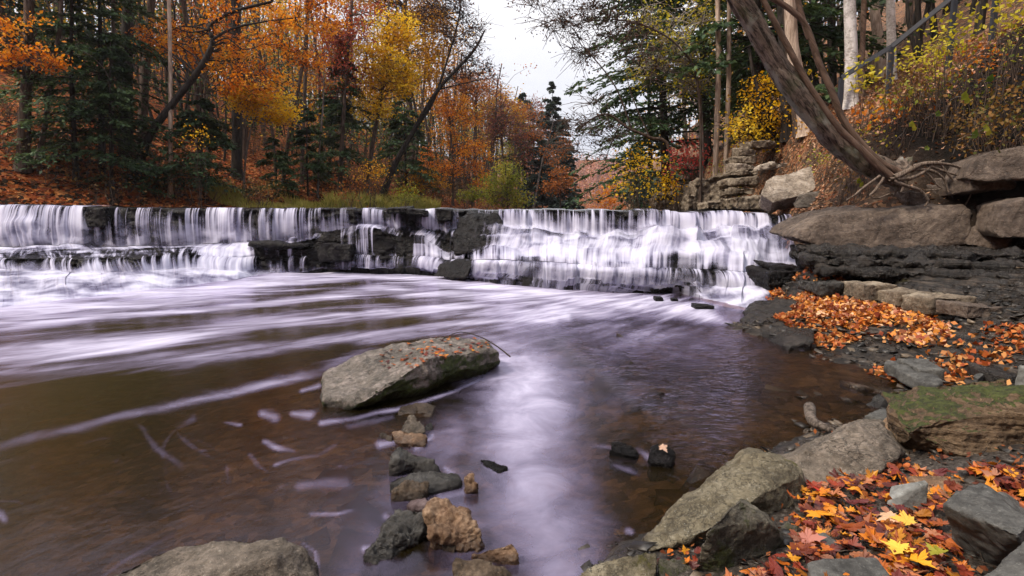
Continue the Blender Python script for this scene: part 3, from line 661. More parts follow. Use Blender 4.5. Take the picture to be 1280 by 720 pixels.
for b in (
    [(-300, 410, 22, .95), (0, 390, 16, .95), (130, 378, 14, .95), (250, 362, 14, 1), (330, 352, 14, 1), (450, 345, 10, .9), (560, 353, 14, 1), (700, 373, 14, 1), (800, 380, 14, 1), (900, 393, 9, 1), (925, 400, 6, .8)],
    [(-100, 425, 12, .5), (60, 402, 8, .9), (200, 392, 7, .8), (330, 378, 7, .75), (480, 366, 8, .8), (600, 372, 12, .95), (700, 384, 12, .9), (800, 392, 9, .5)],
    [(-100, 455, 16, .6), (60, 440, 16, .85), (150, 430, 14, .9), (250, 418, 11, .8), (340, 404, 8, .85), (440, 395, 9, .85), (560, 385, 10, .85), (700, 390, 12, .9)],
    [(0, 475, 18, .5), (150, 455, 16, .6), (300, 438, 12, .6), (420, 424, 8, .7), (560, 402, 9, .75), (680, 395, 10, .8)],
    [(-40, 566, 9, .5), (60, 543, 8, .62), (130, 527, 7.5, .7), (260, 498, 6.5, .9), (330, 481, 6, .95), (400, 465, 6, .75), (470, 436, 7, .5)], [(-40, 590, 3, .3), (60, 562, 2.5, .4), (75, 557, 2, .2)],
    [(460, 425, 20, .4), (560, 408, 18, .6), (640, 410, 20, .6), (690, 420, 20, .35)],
    [(620, 425, 60, .7), (660, 480, 70, .9), (655, 520, 74, .85), (655, 580, 80, .72), (680, 650, 88, .66), (700, 730, 76, .6)],  # milky centre, with the bright sky gap's reflection painted in
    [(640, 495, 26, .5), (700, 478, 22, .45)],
    [(570, 540, 40, .5), (510, 620, 50, .42), (450, 690, 40, .34), (430, 740, 40, .3)], [(560, 620, 60, .45), (600, 700, 70, .4)], [(430, 600, 60, .22), (470, 720, 70, .3)], [(760, 420, 40, .45), (860, 425, 36, .4), (930, 420, 22, .3)], [(760, 500, 60, .3), (800, 560, 50, .22)],  # mostly weak wide bands painting a lilac sky reflection on the water
    [(430, 600, 14, .5), (385, 604, 5, .5)], [(375, 605, 6, .7), (420, 598, 8, .7)],
    # small foam marks
    [(330, 516, 6, 1), (345, 520, 8, 1)], [(368, 516, 5, 1), (388, 519, 6, 1)], [(380, 488, 3, 1), (400, 482, 4, 1)], [(333, 553, 4, .9), (352, 563, 5, 1), (372, 566, 3, .8)],
    [(312, 570, 4, .6), (322, 584, 4, .6), (335, 592, 2, .5)], [(344, 584, 2.5, .9), (360, 578, 2.5, .8), (400, 568, 2.5, .7), (420, 556, 3, .5)], [(392, 640, 3, .8), (420, 641, 3, .9), (440, 636, 2, .5)],
    [(280, 527, 2, .6), (302, 531, 2.5, .8)], [(170, 532, 3, .5), (190, 556, 5, .5), (222, 585, 6, .45)], [(240, 524, 5, .5), (215, 540, 3, .45), (200, 570, 2, .5), (205, 600, 2, .45), (225, 625, 2.5, .4), (260, 645, 3, .35), (300, 655, 3, .25)],
    [(218, 540, 2, .5), (245, 562, 4, .45), (262, 575, 2, .4)], [(100, 555, 1.5, .4), (130, 548, 1.5, .45), (152, 550, 1.5, .3)], [(135, 562, 1.5, .35), (148, 580, 2, .4), (144, 598, 1.5, .3)],
    [(0, 625, 2, .45), (25, 625, 2, .45), (38, 636, 2, .4)], [(0, 645, 8, .9), (3, 650, 6, .9)], [(275, 575, 1.5, .4), (285, 605, 2, .35), (320, 625, 2, .35), (360, 640, 2, .2)],
    [(125, 720, 3, .5), (150, 704, 3, .5), (180, 690, 3, .45), (222, 668, 3, .3)], [(396, 712, 2.5, .9), (393, 690, 2.5, .8), (380, 676, 2, .5)],
    [(404, 528, 4, 1), (440, 522, 3, .8), (505, 510, 3, .9), (565, 490, 2.5, .9), (626, 464, 2.5, .9)], [(440, 530, 5, .6), (490, 522, 4, .6)],
    [(475, 556, 6, 1), (495, 553, 4, .9)], [(531, 600, 6, 1), (548, 612, 8, 1), (552, 625, 5, .9)], [(556, 620, 7, .9), (585, 614, 8, .9), (598, 620, 5, .6)], [(520, 560, 5, .9), (540, 545, 6, .8)], [(482, 645, 5, 1), (486, 650, 3, .9)], [(452, 686, 5, 1), (460, 684, 3, .9)], [(556, 585, 4, .9), (566, 592, 4, .9)],
    [(590, 670, 3, .8), (610, 668, 3, .5)], [(700, 552, 4, .3), (740, 556, 4, .6), (770, 560, 3, .6)], [(795, 560, 3, .6), (812, 572, 5, 1), (832, 578, 4, 1)], [(768, 582, 3, .6), (785, 588, 4, .7), (800, 594, 3, .4)], [(785, 664, 5, .9), (789, 666, 4, .9)],
    [(970, 428, 2, .9), (985, 436, 2, .7)]):
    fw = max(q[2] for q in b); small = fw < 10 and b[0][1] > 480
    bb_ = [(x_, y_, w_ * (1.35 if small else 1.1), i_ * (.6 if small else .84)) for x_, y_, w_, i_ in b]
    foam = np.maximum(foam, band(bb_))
arc = np.random.default_rng(5)
for _ in range(34):                                    # thin curling trails in the slow water
    cx0, cy0, r0_, a0, da = arc.uniform(60, 430), arc.uniform(540, 640), arc.uniform(12, 90), arc.uniform(0, 6.28), arc.uniform(.5, 1.5)
    q = [(cx0 + r0_ * 1.3 * math.cos(a0 + da * i / 7), cy0 + r0_ * .6 * math.sin(a0 + da * i / 7), arc.uniform(.9, 1.7), .42 * math.sin((i + .5) / 8 * math.pi)) for i in range(8)]
    if max(x_[0] for x_ in q) < 470 and min(x_[1] for x_ in q) > 505 : foam = np.maximum(foam, band(q) * arc.uniform(.5, 1.))
ripple = np.maximum(band([(705, 398, 14, .9), (760, 410, 16, .8), (850, 404, 12, .5)]), np.maximum(band([(735, 425, 12, .9), (775, 455, 16, 1), (810, 485, 20, .8), (870, 500, 40, .5)]), band([(850, 440, 45, .35), (930, 470, 45, .35), (880, 540, 60, .25)])))
# flow coordinates: along / across the current, which fans out of the foot of the falls towards the lower left
ang = np.arctan2(PY.ravel() - 17.0, PX.ravel() - 9.0)
rad = np.hypot(PY.ravel() - 17.0, PX.ravel() - 9.0)
across = ang * 9.0; along = rad
foam_keep = sst(620, 470, sx) * sst(515, 470, sy + .18 * (sx - 200)) ; fast = np.clip(foam_keep + sst(470, 400, sy), 0, 1)
murk = sst(-.15, -.6, bank0(PX.ravel(), PY.ravel()))
wz = (fbm(PX.ravel() * 1.6, PY.ravel() * 1.6, s=61, o=3) * .012 * sst(6, 11, PY.ravel()) + foam * .012 * sst(7, 11, PY.ravel()))
tur = ripple * (np.abs(vn(PX.ravel() * 5 + PY.ravel() * 3, PY.ravel() * 5 - PX.ravel() * 2, s=63)) - .3) * .03
P3[:, 2] = wz + tur
m, nt, out = newmat('pool_water'); g = NT(nt)
A = lambda n: g.n('ShaderNodeAttribute', attribute_name=n).outputs['Fac']
geo = g.n('ShaderNodeNewGeometry'); v = geo.outputs['Position']
fl = g.n('ShaderNodeCombineXYZ'); g.link(A('along'), fl.inputs[0]); g.link(A('across'), fl.inputs[1]); fl = fl.outputs[0]
fnA = g.noise(g.scale(fl, (.42, 2.0, 1)), 1, 5, .6, .9); fnB = g.noise(g.scale(fl, (.7, 7, 1)), 1, 4, .55, .5)
fn = g.math('ADD', g.math('MULTIPLY', fnA, .68), g.math('MULTIPLY', fnB, .32))
iso = g.noise(v, 2.5, 5, .6, .6)
fast_a = A('fast')
nz = g.math('ADD', g.math('MULTIPLY', fn, fast_a), g.math('MULTIPLY', iso, g.math('SUBTRACT', 1., fast_a)))
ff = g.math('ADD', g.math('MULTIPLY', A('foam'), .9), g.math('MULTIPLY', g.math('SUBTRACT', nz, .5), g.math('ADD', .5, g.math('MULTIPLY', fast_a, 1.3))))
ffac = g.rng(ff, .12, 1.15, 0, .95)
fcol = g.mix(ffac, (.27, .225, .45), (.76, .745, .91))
fd = g.n('ShaderNodeBsdfPrincipled', ins={'Roughness': .5}); g.link(fcol, fd.inputs['Base Color']); fd.inputs['Specular IOR Level'].default_value = .3
rp_ = g.n('ShaderNodeTexNoise', ins={'Scale': 1., 'Detail': 4.}); g.link(g.scale(v, (9, 14, 1), (0, 0, R(35))), rp_.inputs['Vector'])
bn = g.math('ADD', g.math('MULTIPLY', g.math('MULTIPLY', rp_.outputs[0], A('ripple')), 6.), g.math('ADD', g.math('MULTIPLY', g.noise(v, 7, 3), .10), g.math('MULTIPLY', fn, .25)))
nrm = g.bump(bn, .5, .05)
gl = g.n('ShaderNodeBsdfAnisotropic' if False else 'ShaderNodeBsdfGlossy', ins={'Roughness': .16, 'Color': (.86, .79, 1, 1)}); g.link(nrm, gl.inputs['Normal'])
tr = g.n('ShaderNodeBsdfTransparent', ins={'Color': (.64, .50, .36, 1)})
mk = g.n('ShaderNodeBsdfDiffuse', ins={'Color': (.036, .026, .0062, 1)})
body = g.mixs(g.math('ADD', .12, g.math('MULTIPLY', A('murk'), .85)), tr.outputs[0], mk.outputs[0])
fr = g.n('ShaderNodeFresnel', ins={'IOR': 1.36}); g.link(nrm, fr.inputs['Normal'])
wat = g.mixs(g.math('MULTIPLY', fr.outputs[0], .95, clamp=True), body, gl.outputs[0])
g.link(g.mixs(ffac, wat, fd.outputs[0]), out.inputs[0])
pool = mesh_obj('water', P3, grid_faces(*PX.shape), m); tag(pool, 'still brown plunge pool with pale foam streaks and painted lilac sky sheen', kind='structure')
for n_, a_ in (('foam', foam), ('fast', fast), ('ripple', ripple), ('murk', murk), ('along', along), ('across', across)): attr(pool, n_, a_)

def ground_D(px, py, side):
    d = np.geomspace(1.2, 90, 900); a_, b_ = ray(px, py)
    f = {'L': left_h, 'R': right_h, 'B': bank_h}[side]
    z = f(a_ * d, d); zr = EYE + b_ * d
    k = np.nonzero((zr <= z) & ((d > 9) | (side == 'B')))[0]
    return float(d[k[0]]) if len(k) else None

# unseen gorge side behind the viewer, added to block low sky light
by, bx = np.meshgrid(np.linspace(-70, 9, 40), np.linspace(-90, 90, 60))
def back_h(x, y):
    dl = np.clip(-23 - x, 0, None); dr = np.clip(x - 12, 0, None); db = np.clip(-14 - y, 0, None)
    return -.7 + 2.2 * sst(0, 1.5, dl + dr + db) + .5 * (dl + db) + .55 * dr + fbm(x * .2, y * .2, s=45) * .4 * sst(0, 3, dl + dr + db)
o = mesh_obj('unseen_valley_side', np.stack([bx.ravel(), by.ravel(), back_h(bx, by).ravel()], 1), grid_faces(*bx.shape), M['litter'])
tag(o, 'unseen wooded valley side added behind the viewer to block low light', kind='structure')

# ------------------------------------------------------------------ rocks
def rock_mesh(name, pts, mat, origin=None, parent=None, res=46, amp=.03, freq=4., strata=0., sfreq=18., seed=0, relax=1, facet=.35, groove=None):
    """convex block through the given corners, remeshed and weathered"""
    pts = np.array(pts, float)
    bm = bmesh.new()
    for q in pts: bm.verts.new(q)
    bmesh.ops.convex_hull(bm, input=bm.verts)
    loose = [x for x in bm.verts if not x.link_faces]
    bmesh.ops.delete(bm, geom=loose, context='VERTS')
    me = bpy.data.meshes.new('tmp'); bm.to_mesh(me); bm.free()
    o = bpy.data.objects.new('tmp', me); COL.objects.link(o)
    size = np.ptp(pts, axis=0).max()
    md = o.modifiers.new('r', 'REMESH'); md.mode = 'VOXEL'; md.voxel_size = size / res; md.use_smooth_shade = True
    dg = bpy.context.evaluated_depsgraph_get(); e = o.evaluated_get(dg); m2 = e.to_mesh()
    n = len(m2.vertices); V = np.empty(n * 3); m2.vertices.foreach_get('co', V); V = V.reshape(-1, 3)
    N = np.empty(n * 3); m2.vertices.foreach_get('normal', N); N = N.reshape(-1, 3)
    F = [tuple(p.vertices) for p in m2.polygons]
    e.to_mesh_clear(); bpy.data.objects.remove(o); bpy.data.meshes.remove(me)
    s = size
    x, y, z = (V * (freq / s)).T
    d = fbm(x, y, z, seed, 5) * amp * s * .8 - np.abs(fbm(x * 1.7, y * 1.7, z * 1.7, seed + 77, 4)) * amp * s * .8
    # chipped facets: cellular steps
    k = vn(x * .8, y * .8, z * .8, seed + 40) + .35 * vn(x * 2.3, y * 2.3, z * 2.3, seed + 41); kq = k * 3.5; d += (np.floor(kq) + sst(.35, .65, kq - np.floor(kq))) / 3.5 * amp * s * facet * 3
    if strata:
        q = V[:, 2] * sfreq + fbm(x * .4, y * .4, z * .4, seed + 7, 2) * .8
        d += (cell(q, q * 0, seed + 3) * strata * s) * (1 - np.abs(N[:, 2])) + (sst(.0, .2, q - np.floor(q)) - 1) * strata * s * (1 - np.abs(N[:, 2]))
    if groove:
        ax = np.array(groove[0]) / np.linalg.norm(groove[0]); c1 = np.cross(ax, (0, 0, 1.)); c1 /= np.linalg.norm(c1); c2 = np.cross(ax, c1)
        al, b1, b2 = V @ ax / s, V @ c1 / s, V @ c2 / s
        gq = fbm(al * 1.6, b1 * groove[2], b2 * groove[2], seed + 9, 3)
        d += (np.floor(gq * 3) + sst(.3, .7, gq * 3 - np.floor(gq * 3))) / 3 * groove[1] * s
    V = V + N * d[:, None]
    if origin is None: origin = (V[:, 0].mean(), V[:, 1].mean(), V[:, 2].min())
    return mesh_obj(name, V, F, mat, origin, parent)
SEED = [100]
def rock(name, label, pts, mat, skirt=None, cat='rock', group=None, **k):
    pts = [np.asarray(p, float) for p in pts]
    if skirt is not None: pts = pts + [np.array((p[0], p[1], skirt)) for p in pts]
    SEED[0] += 13
    o = rock_mesh(name, pts, M[mat], seed=SEED[0], **k)
    return tag(o, label, cat, group)
def block(px0, py0, px1, py1, D, depth, tilt=0., back=0.):
    """corners of a slab whose near face spans a pixel box D metres ahead"""
    if D is None: D = ground_D((px0 + px1) / 2, py1, 'B') + .02
    s_ = (py1 - py0) * .16; r_ = lambda: rng.uniform(-s_, s_)
    a, b, c, d = at(px0 + abs(r_()), py0 + r_(), D), at(px1 - abs(r_()), py0 + tilt + r_(), D), at(px1 - abs(r_()), py1 + tilt + r_(), D), at(px0 + abs(r_()), py1 + r_(), D)
    m1, m2 = at(px0 - abs(r_()), (py0 + py1) / 2 + r_(), D + depth * .3), at(px1 + abs(r_()), (py0 + py1) / 2 + tilt + r_(), D + depth * .3)
    w = np.array((back, depth, 0)); j_ = lambda: rng.normal(size=3) * depth * .06
    return [a, b, c, d, m1, m2, a + w + j_(), b + w + j_(), c + w + j_(), d + w + j_()]

# boulder in the middle of the pool
cbpts = [on(402, 526, -.12), on(452, 518, -.12), on(507, 507, -.12), on(570, 488, -.12), on(628, 462, -.12), at(605, 436, 5.5), at(624, 440, 5.62), at(626, 452, 5.6), at(533, 449, 4.95), at(487, 479, 4.62), at(455, 503, 4.48),
         at(408, 462, 5.4), at(463, 438, 5.7), at(533, 424, 6.0), at(577, 419, 6.1), at(606, 423, 6.0), on(404, 500, .06)]
cbpts += [np.array((q[0], q[1], -.15)) for q in cbpts[11:16]]
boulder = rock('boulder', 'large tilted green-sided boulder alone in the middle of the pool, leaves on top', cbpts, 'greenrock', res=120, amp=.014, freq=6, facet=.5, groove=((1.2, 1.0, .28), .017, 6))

# chain of small stones leading towards the viewer
def pool_stone(name, label, outline, z, mat, depth=.12, **k):
    """outline: (px, py, height) corners; back corners follow behind"""
    P = [on(px, py, h) for px, py, h in outline]
    k.setdefault('res', 40); k.setdefault('amp', .04); k.setdefault('facet', .7)
    return rock(name, label, P, mat, skirt=-.1, **k)
pool_stone('stone', 'flat olive slab barely above the water against the boulder foot', [(497, 520, .0), (538, 521, .0), (545, 507, .015), (520, 503, .02), (500, 508, .015)], 0, 'brownstone', amp=.02)
pool_stone('stone', 'lumpy grey stone just below the olive slab in the stone chain', [(499, 540, .04), (530, 541, .04), (528, 527, .07), (514, 521, .08), (502, 530, .07)], 0, 'greyslab', amp=.05)
pool_stone('stone', 'orange brown wedge stone with a rust streak in the stone chain', [(493, 553, .02), (533, 556, .02), (534, 545, .05), (505, 537, .07), (490, 540, .05)], 0, 'orangestone', amp=.03)
pool_stone('stone', 'small grey chip beside the lumpy grey stone', [(528, 539, .0), (541, 537, .0), (540, 529, .03), (534, 528, .03)], 0, 'dark')
pool_stone('stone', 'thin brown flake with foam left of the orange brown wedge', [(472, 545, .0), (490, 553, .0), (490, 545, .02), (476, 541, .02)], 0, 'brownstone')
pool_stone('stone', 'dark mossy pointed stone holding a red leaf in the stone chain', [(490, 592, .0), (520, 593, .0), (556, 591, .0), (540, 576, .07), (512, 563, .12), (497, 562, .12), (489, 575, .1)], 0, 'dark', amp=.03, res=44)
pool_stone('stone', 'long dark slab lying across the stone chain', [(485, 617, .0), (540, 616, .02), (580, 604, .02), (572, 592, .06), (530, 588, .08), (498, 592, .08), (486, 600, .06)], 0, 'dark', amp=.02, res=44)
pool_stone('stone', 'rounded brown mossy stone in front of the long dark slab', [(489, 627, .0), (520, 627, .0), (537, 615, .03), (535, 601, .08), (505, 601, .09), (489, 613, .06)], 0, 'brownstone', amp=.03, res=40)
pool_stone('stone', 'small upright rust coloured stone right of the stone chain', [(582, 617, .0), (597, 618, .0), (598, 604, .07), (590, 591, .1), (581, 595, .09)], 0, 'orangestone')
pool_stone('stone', 'plum coloured flat block above the big tan stone', [(509, 638, .03), (530, 641, .03), (535, 630, .07), (532, 621, .08), (514, 624, .07), (507, 632, .06)], 0, 'purple', amp=.015)
pool_stone('stone', 'big rough tan stone, largest of the stone chain', [(548, 676, .03), (575, 682, .03), (601, 681, .03), (604, 664, .08), (583, 640, .13), (565, 626, .14), (540, 627, .14), (533, 642, .13), (540, 662, .1)], 0, 'orangestone', amp=.035, res=56, freq=6)
pool_stone('stone', 'long dark speckled slab pointing down left from the tan stone', [(451, 705, .0), (460, 709, .0), (490, 697, .0), (541, 668, .02), (538, 645, .09), (520, 636, .1), (494, 637, .09), (477, 668, .07), (455, 694, .03)], 0, 'dark', amp=.035, res=56, freq=7)
pool_stone('stone', 'small reddish brown pebble under the big tan stone', [(551, 687, .0), (568, 691, .0), (572, 683, .03), (560, 676, .05), (552, 678, .04)], 0, 'brownstone')
pool_stone('stone', 'bright orange wedge stone right of the chain near the viewer', [(590, 697, .0), (630, 706, .0), (649, 704, .0), (649, 690, .06), (641, 676, .09), (615, 685, .06), (592, 693, .03)], 0, 'orangestone', amp=.03, res=44)
pool_stone('stone', 'dark brown flat rock at the near end of the chain', [(572, 738, .02), (620, 745, .02), (655, 730, .0), (628, 706, .07), (598, 697, .09), (570, 697, .09), (567, 712, .07)], 0, 'brownstone', amp=.02, res=44)
pool_stone('stone', 'narrow black slate floating alone right of the stone chain', [(608, 583, .0), (622, 592, .0), (634, 588, .0), (634, 584, .02), (612, 574, .025), (600, 574, .015)], 0, 'wet', amp=.02)
pool_stone('stone', 'low black stone left of the leaf topped one in the right shallows', [(762, 563, .03), (790, 571, .03), (797, 564, .045), (782, 552, .07), (766, 553, .06)], 0, 'wet', amp=.04)
pool_stone('stone', 'black stone with a pale leaf on top in the right shallows', [(812, 578, .03), (838, 580, .03), (844, 566, .06), (836, 555, .085), (818, 555, .085), (810, 566, .06)], 0, 'wet', amp=.03)
rock('flat_rock', 'broad flat grey brown rock at the lower left edge of the pool',
     [on(130, 722, .03), on(180, 697, .06), on(225, 681, .1), on(290, 672, .13), on(350, 674, .14), on(384, 688, .1), on(397, 708, .02), on(392, 735, .02), on(330, 760, .02), on(200, 770, .02), on(345, 700, .15), on(240, 720, .12)], 'greyslab', skirt=-.12, res=110, amp=.010, freq=7, facet=.6, groove=((1, .5, .05), .012, 7))

# near right bank boulders
rock('boulder', 'long tan lichen covered boulder sloping into the water',
     [on(782, 698, -.02), on(800, 676, .02), on(862, 622, .14), on(892, 598, .22), (on(926, 571, .28)), on(950, 568, .31), on(980, 578, .31), on(1001, 596, .26), on(940, 627, .25), on(882, 664, .17), on(833, 683, .08), on(1006, 642, .06), on(968, 657, .02), on(880, 690, .0), on(830, 692, .0),
      on(930, 560, .0) , on(985, 570, .05)], 'tanboulder', res=120, amp=.010, freq=9, facet=.6, groove=((1.2, 1.2, .4), .008, 7))
rock('boulder', 'upright dark boulder with mossy face before the long tan one',
     [on(862, 735, .0), on(866, 712, .12), on(885, 664, .33), on(905, 640, .38), on(925, 622, .40), on(938, 629, .39), on(957, 652, .33), on(972, 662, .28), on(984, 690, .12), on(960, 722, .05), on(900, 745, .0), at(930, 626, 2.62), at(975, 668, 2.62)], 'mossboulder', res=90, amp=.014, freq=7, facet=.6)
rock('rock', 'pale tan block with a rough top at the bottom edge, left of the mossy boulder',
     [on(722, 718, .06), on(745, 703, .1), on(790, 693, .14), on(820, 691, .15), on(821, 760, .05), on(720, 760, .0)] , 'tanboulder', skirt=-.1, res=60, amp=.02, freq=6)
rock('rock', 'olive grey block wedged between the pale tan block and the mossy boulder',
     [on(823, 697, .13), on(866, 699, .12), on(866, 770, .02), on(823, 770, .02)], 'mossboulder', skirt=-.05, res=40, amp=.02)
rock('boulder', 'big tilted grey brown slab boulder behind the near leaf pile',
     [on(968, 577, .20), on(1010, 560, .28), on(1040, 545, .34), on(1062, 534, .38), on(1090, 526, .40), on(1098, 529, .40), on(1113, 545, .35), on(1128, 567, .28), on(1105, 588, .24), on(1080, 597, .2), on(1040, 608, .15), on(1006, 618, .1), on(996, 594, .16),
      on(975, 572, -.05), on(1060, 535, -.05), on(1110, 530, .0), on(1135, 560, .05)], 'greyslab', res=120, amp=.010, freq=8, facet=.7, groove=((1, .4, .2), .007, 7))
mb = [at(1128, 562, 3.25), on(1124, 546, .36), on(1132, 534, .42), on(1160, 520, .47), on(1190, 514, .5), on(1237, 499, .57), on(1290, 494, .6), on(1345, 500, .6), at(1350, 612, 2.85), at(1285, 605, 3.0), at(1247, 602, 3.08), at(1200, 595, 3.14), at(1170, 587, 3.2), at(1145, 575, 3.25), np.array((2.6, 3.9, .35)), np.array((3.3, 3.7, .5)), np.array((3.2, 3.3, .1))]
rock('boulder', 'big layered boulder with a thick moss coat, cut by the right edge', mb, 'mossbig', res=120, amp=.026, freq=5, strata=.014, sfreq=30, facet=.5)
rock('stone', 'flat pinkish stone under the foot of the mossy layered boulder', [on(1134, 596, .27), on(1160, 594, .28), on(1215, 596, .28), on(1205, 606, .27), on(1182, 616, .26), on(1158, 611, .26)], 'sandwarm', skirt=.2, res=44, amp=.015)
rock('stone', 'pale grey wedge stone standing in the near leaf pile', [on(1114, 607, .29), on(1156, 599, .37), on(1161, 604, .36), on(1158, 613, .28), on(1136, 632, .2), on(1114, 640, .2), on(1109, 628, .24)], 'bluepale', skirt=.15, res=44, amp=.012, facet=.2)
rock('boulder', 'blue grey flat-topped block at the right edge of the near leaf pile',
     [on(1178, 630, .46), on(1186, 622, .48), on(1210, 606, .5), on(1226, 603, .5), on(1243, 619, .5), on(1290, 650, .5), on(1275, 672, .5), on(1240, 656, .49), on(1205, 640, .47), on(1182, 645, .38), on(1200, 688, .2), on(1226, 716, .15), on(1300, 740, .1), on(1300, 640, .1), on(1230, 640, .1)], 'blue', res=80, amp=.010, freq=6, facet=.5)
rock('boulder', 'blue grey rock cut off by the lower right corner', [on(1218, 725, .44), on(1252, 697, .49), on(1285, 668, .54), on(1340, 690, .55), on(1340, 780, .45), on(1235, 780, .42)], 'blue', skirt=.1, res=60, amp=.012)
rock('stone', 'dark grey flat slab at the bottom edge under the orange leaves', [on(1007, 702, .27), on(1030, 697, .28), on(1096, 695, .29), on(1120, 725, .27), on(1115, 760, .25), on(1030, 760, .24)], 'blue', skirt=.1, res=50, amp=.010)
rock('stone', 'small oval grey green stone among the orange leaves', [on(1020, 668, .23), on(1030, 664, .25), on(1045, 676, .25), on(1052, 690, .22), on(1044, 692, .22), on(1027, 682, .22)], 'blue', skirt=.14, res=32, amp=.01)
rock('stone', 'small olive stone tucked under the long tan boulder', [on(972, 660, .16), on(985, 651, .19), on(998, 657, .2), on(996, 666, .17), on(980, 668, .15)], 'mossboulder', skirt=.08, res=32, amp=.02)
rock('stone', 'flat grey slab lying at the water edge behind the driftwood', [on(1081, 519, .1), on(1098, 510, .13), on(1142, 512, .15), on(1174, 512, .16), on(1160, 524, .14), on(1112, 526, .1)], 'blue', skirt=.0, res=44, amp=.012)
rock('stone', 'flat reddish slab between the grey slab and the tilted boulder', [on(1096, 527, .2), on(1115, 518, .22), on(1138, 517, .23), on(1150, 524, .24), on(1128, 545, .24), on(1110, 545, .2)], 'sandwarm', skirt=.05, res=44, amp=.012)
rock('stone', 'dark pyramid stone standing in the shallow water', [on(1081, 506, .0), on(1096, 491, .1), on(1108, 495, .09), on(1122, 506, .0), on(1100, 511, .0)], 'dark', skirt=-.08, res=36, amp=.03)
rock('stone', 'pale pebble in the water left of the driftwood bend', [on(1003, 541, .0), on(1012, 542, .0), on(1010, 535, .03), on(1005, 536, .03)], 'pale', skirt=-.05, res=20, amp=.03)
rock('boulder', 'rounded grey boulder above the mossy layered one at the right edge', [on(1268, 478, .42), on(1272, 456, .55), on(1300, 448, .6), on(1330, 470, .5), on(1320, 490, .4)], 'bluepale', skirt=.3, res=40, amp=.02)

# loose plates of shale on the shelf
for lab, q in (('long grey shale plate on the shelf, nearest the cove', [(1105, 452, .17), (1125, 450, .18), (1178, 474, .17), (1172, 482, .14), (1150, 478, .13)]),
               ('grey shale plate in the leaves just above the long one', [(1120, 447, .21), (1160, 449, .23), (1182, 462, .21), (1150, 462, .19)]),
               ('narrow shale plate below the right leaf drift', [(1210, 452, .26), (1240, 458, .27), (1272, 468, .27), (1268, 473, .24), (1222, 462, .24)]),
               ('pale shale chip beside the leaf drift', [(1216, 470, .2), (1226, 464, .22), (1230, 468, .22), (1222, 474, .19)]),
               ('shale plate reaching under the mossy layered boulder', [(1168, 484, .16), (1215, 490, .2), (1225, 500, .2), (1180, 500, .15)])):
    rock('shale_plate', lab, [on(*a) for a in q], 'shale' if 'narrow' in lab else 'blue', skirt=.05, res=40, amp=.02, cat='rock', group='loose shale plates on the shelf')

# wet ledges beside the falls
rock('ledge_block', 'wet black ledge block with yellow leaves at the edge of the falls', block(958, 337, 1026, 360, 9.9, 1.0, 2), 'wet', res=50, amp=.03, strata=.012, sfreq=14)
rock('ledge_block', 'thin wet black slab on top of the leafy ledge block', block(966, 332, 1022, 341, 10.2, .9, 3), 'wet', res=44, amp=.02)
rock('ledge_block', 'dark pointed block at the left end of the tan block row', block(1028, 352, 1063, 372, None, .7), 'dark', res=44, amp=.04)
rock('ledge_block', 'low shale lip where the shelf meets the pool below the falls', [on(924, 400, .0), on(944, 376, .2), on(1000, 372, .3), on(1020, 395, .22), on(1018, 425, .12), on(985, 434, .05), on(955, 424, .0)], 'shale', skirt=-.1, res=70, amp=.012, strata=.006, sfreq=30, freq=7)
for lab, a in (('first pale tan block of the row under the cliff, narrow and upright', (1061, 356, 1077, 373, None, .5)),
               ('long pale tan block, second in the row under the cliff', (1077, 357, 1125, 376, None, .6, 1)),
               ('grey tan block in the middle of the row under the cliff', (1122, 364, 1167, 384, None, .6, 2)),
               ('largest tan block of the row, rounded at its left end', (1161, 369, 1226, 391, None, .6, 2)),
               ('low dark brown block at the right end of the tan row', (1208, 382, 1252, 397, None, .5, 2))):
    rock('stone_block', lab, block(*a), 'sand' if 'dark' not in lab else 'slab', res=50, amp=.022, freq=5, cat='rock', group='row of tan blocks under the cliff')

# the cliff under the caprock: separate shale courses
cl = [((1010, 316), (1110, 318), (1210, 321), (1300, 324)), ((1008, 326), (1100, 328), (1205, 333), (1300, 338)), ((1018, 336), (1095, 339), (1200, 345), (1300, 352)), ((1050, 345), (1100, 347), (1195, 356), (1300, 366))]
cz = [1.06, .94, .82, .70]; nm = ['topmost', 'second', 'third', 'lowest']
for r_, (row, z_) in enumerate(zip(cl, cz)):
    f = [on(px, py + 5, z_ - .12) for px, py in row]
    P = f + [q + np.array((0, 0, .12)) for q in f] + [q + np.array((.5, 1.6, 0)) for q in f] + [q + np.array((.5, 1.6, .12)) for q in f]
    rock('shale_course', f'{nm[r_]} dark shale course in the cliff under the brown caprock', P, 'shale', res=120, amp=.012, freq=16, strata=.006, sfreq=36, facet=.7, cat='rock layer', group='shale courses under the caprock')

for lab, row, z_ in (('short shale course right of the tan block row', ((1185, 356), (1240, 362), (1310, 372)), .66), ('jutting shale course above the low brown block', ((1200, 366), (1250, 373), (1310, 384)), .60), ('bottom shale course at the right edge of the shelf', ((1228, 378), (1262, 386), (1320, 398)), .54)):
    f = [on(px, py + 5, z_ - .08) for px, py in row]
    P = f + [q + np.array((0, 0, .08)) for q in f] + [q + np.array((.5, 1.4, 0)) for q in f] + [q + np.array((.5, 1.4, .08)) for q in f]
    rock('shale_course', lab, P, 'shale', res=90, amp=.014, freq=14, strata=.006, sfreq=36, facet=.7, cat='rock layer', group='shale courses under the caprock')

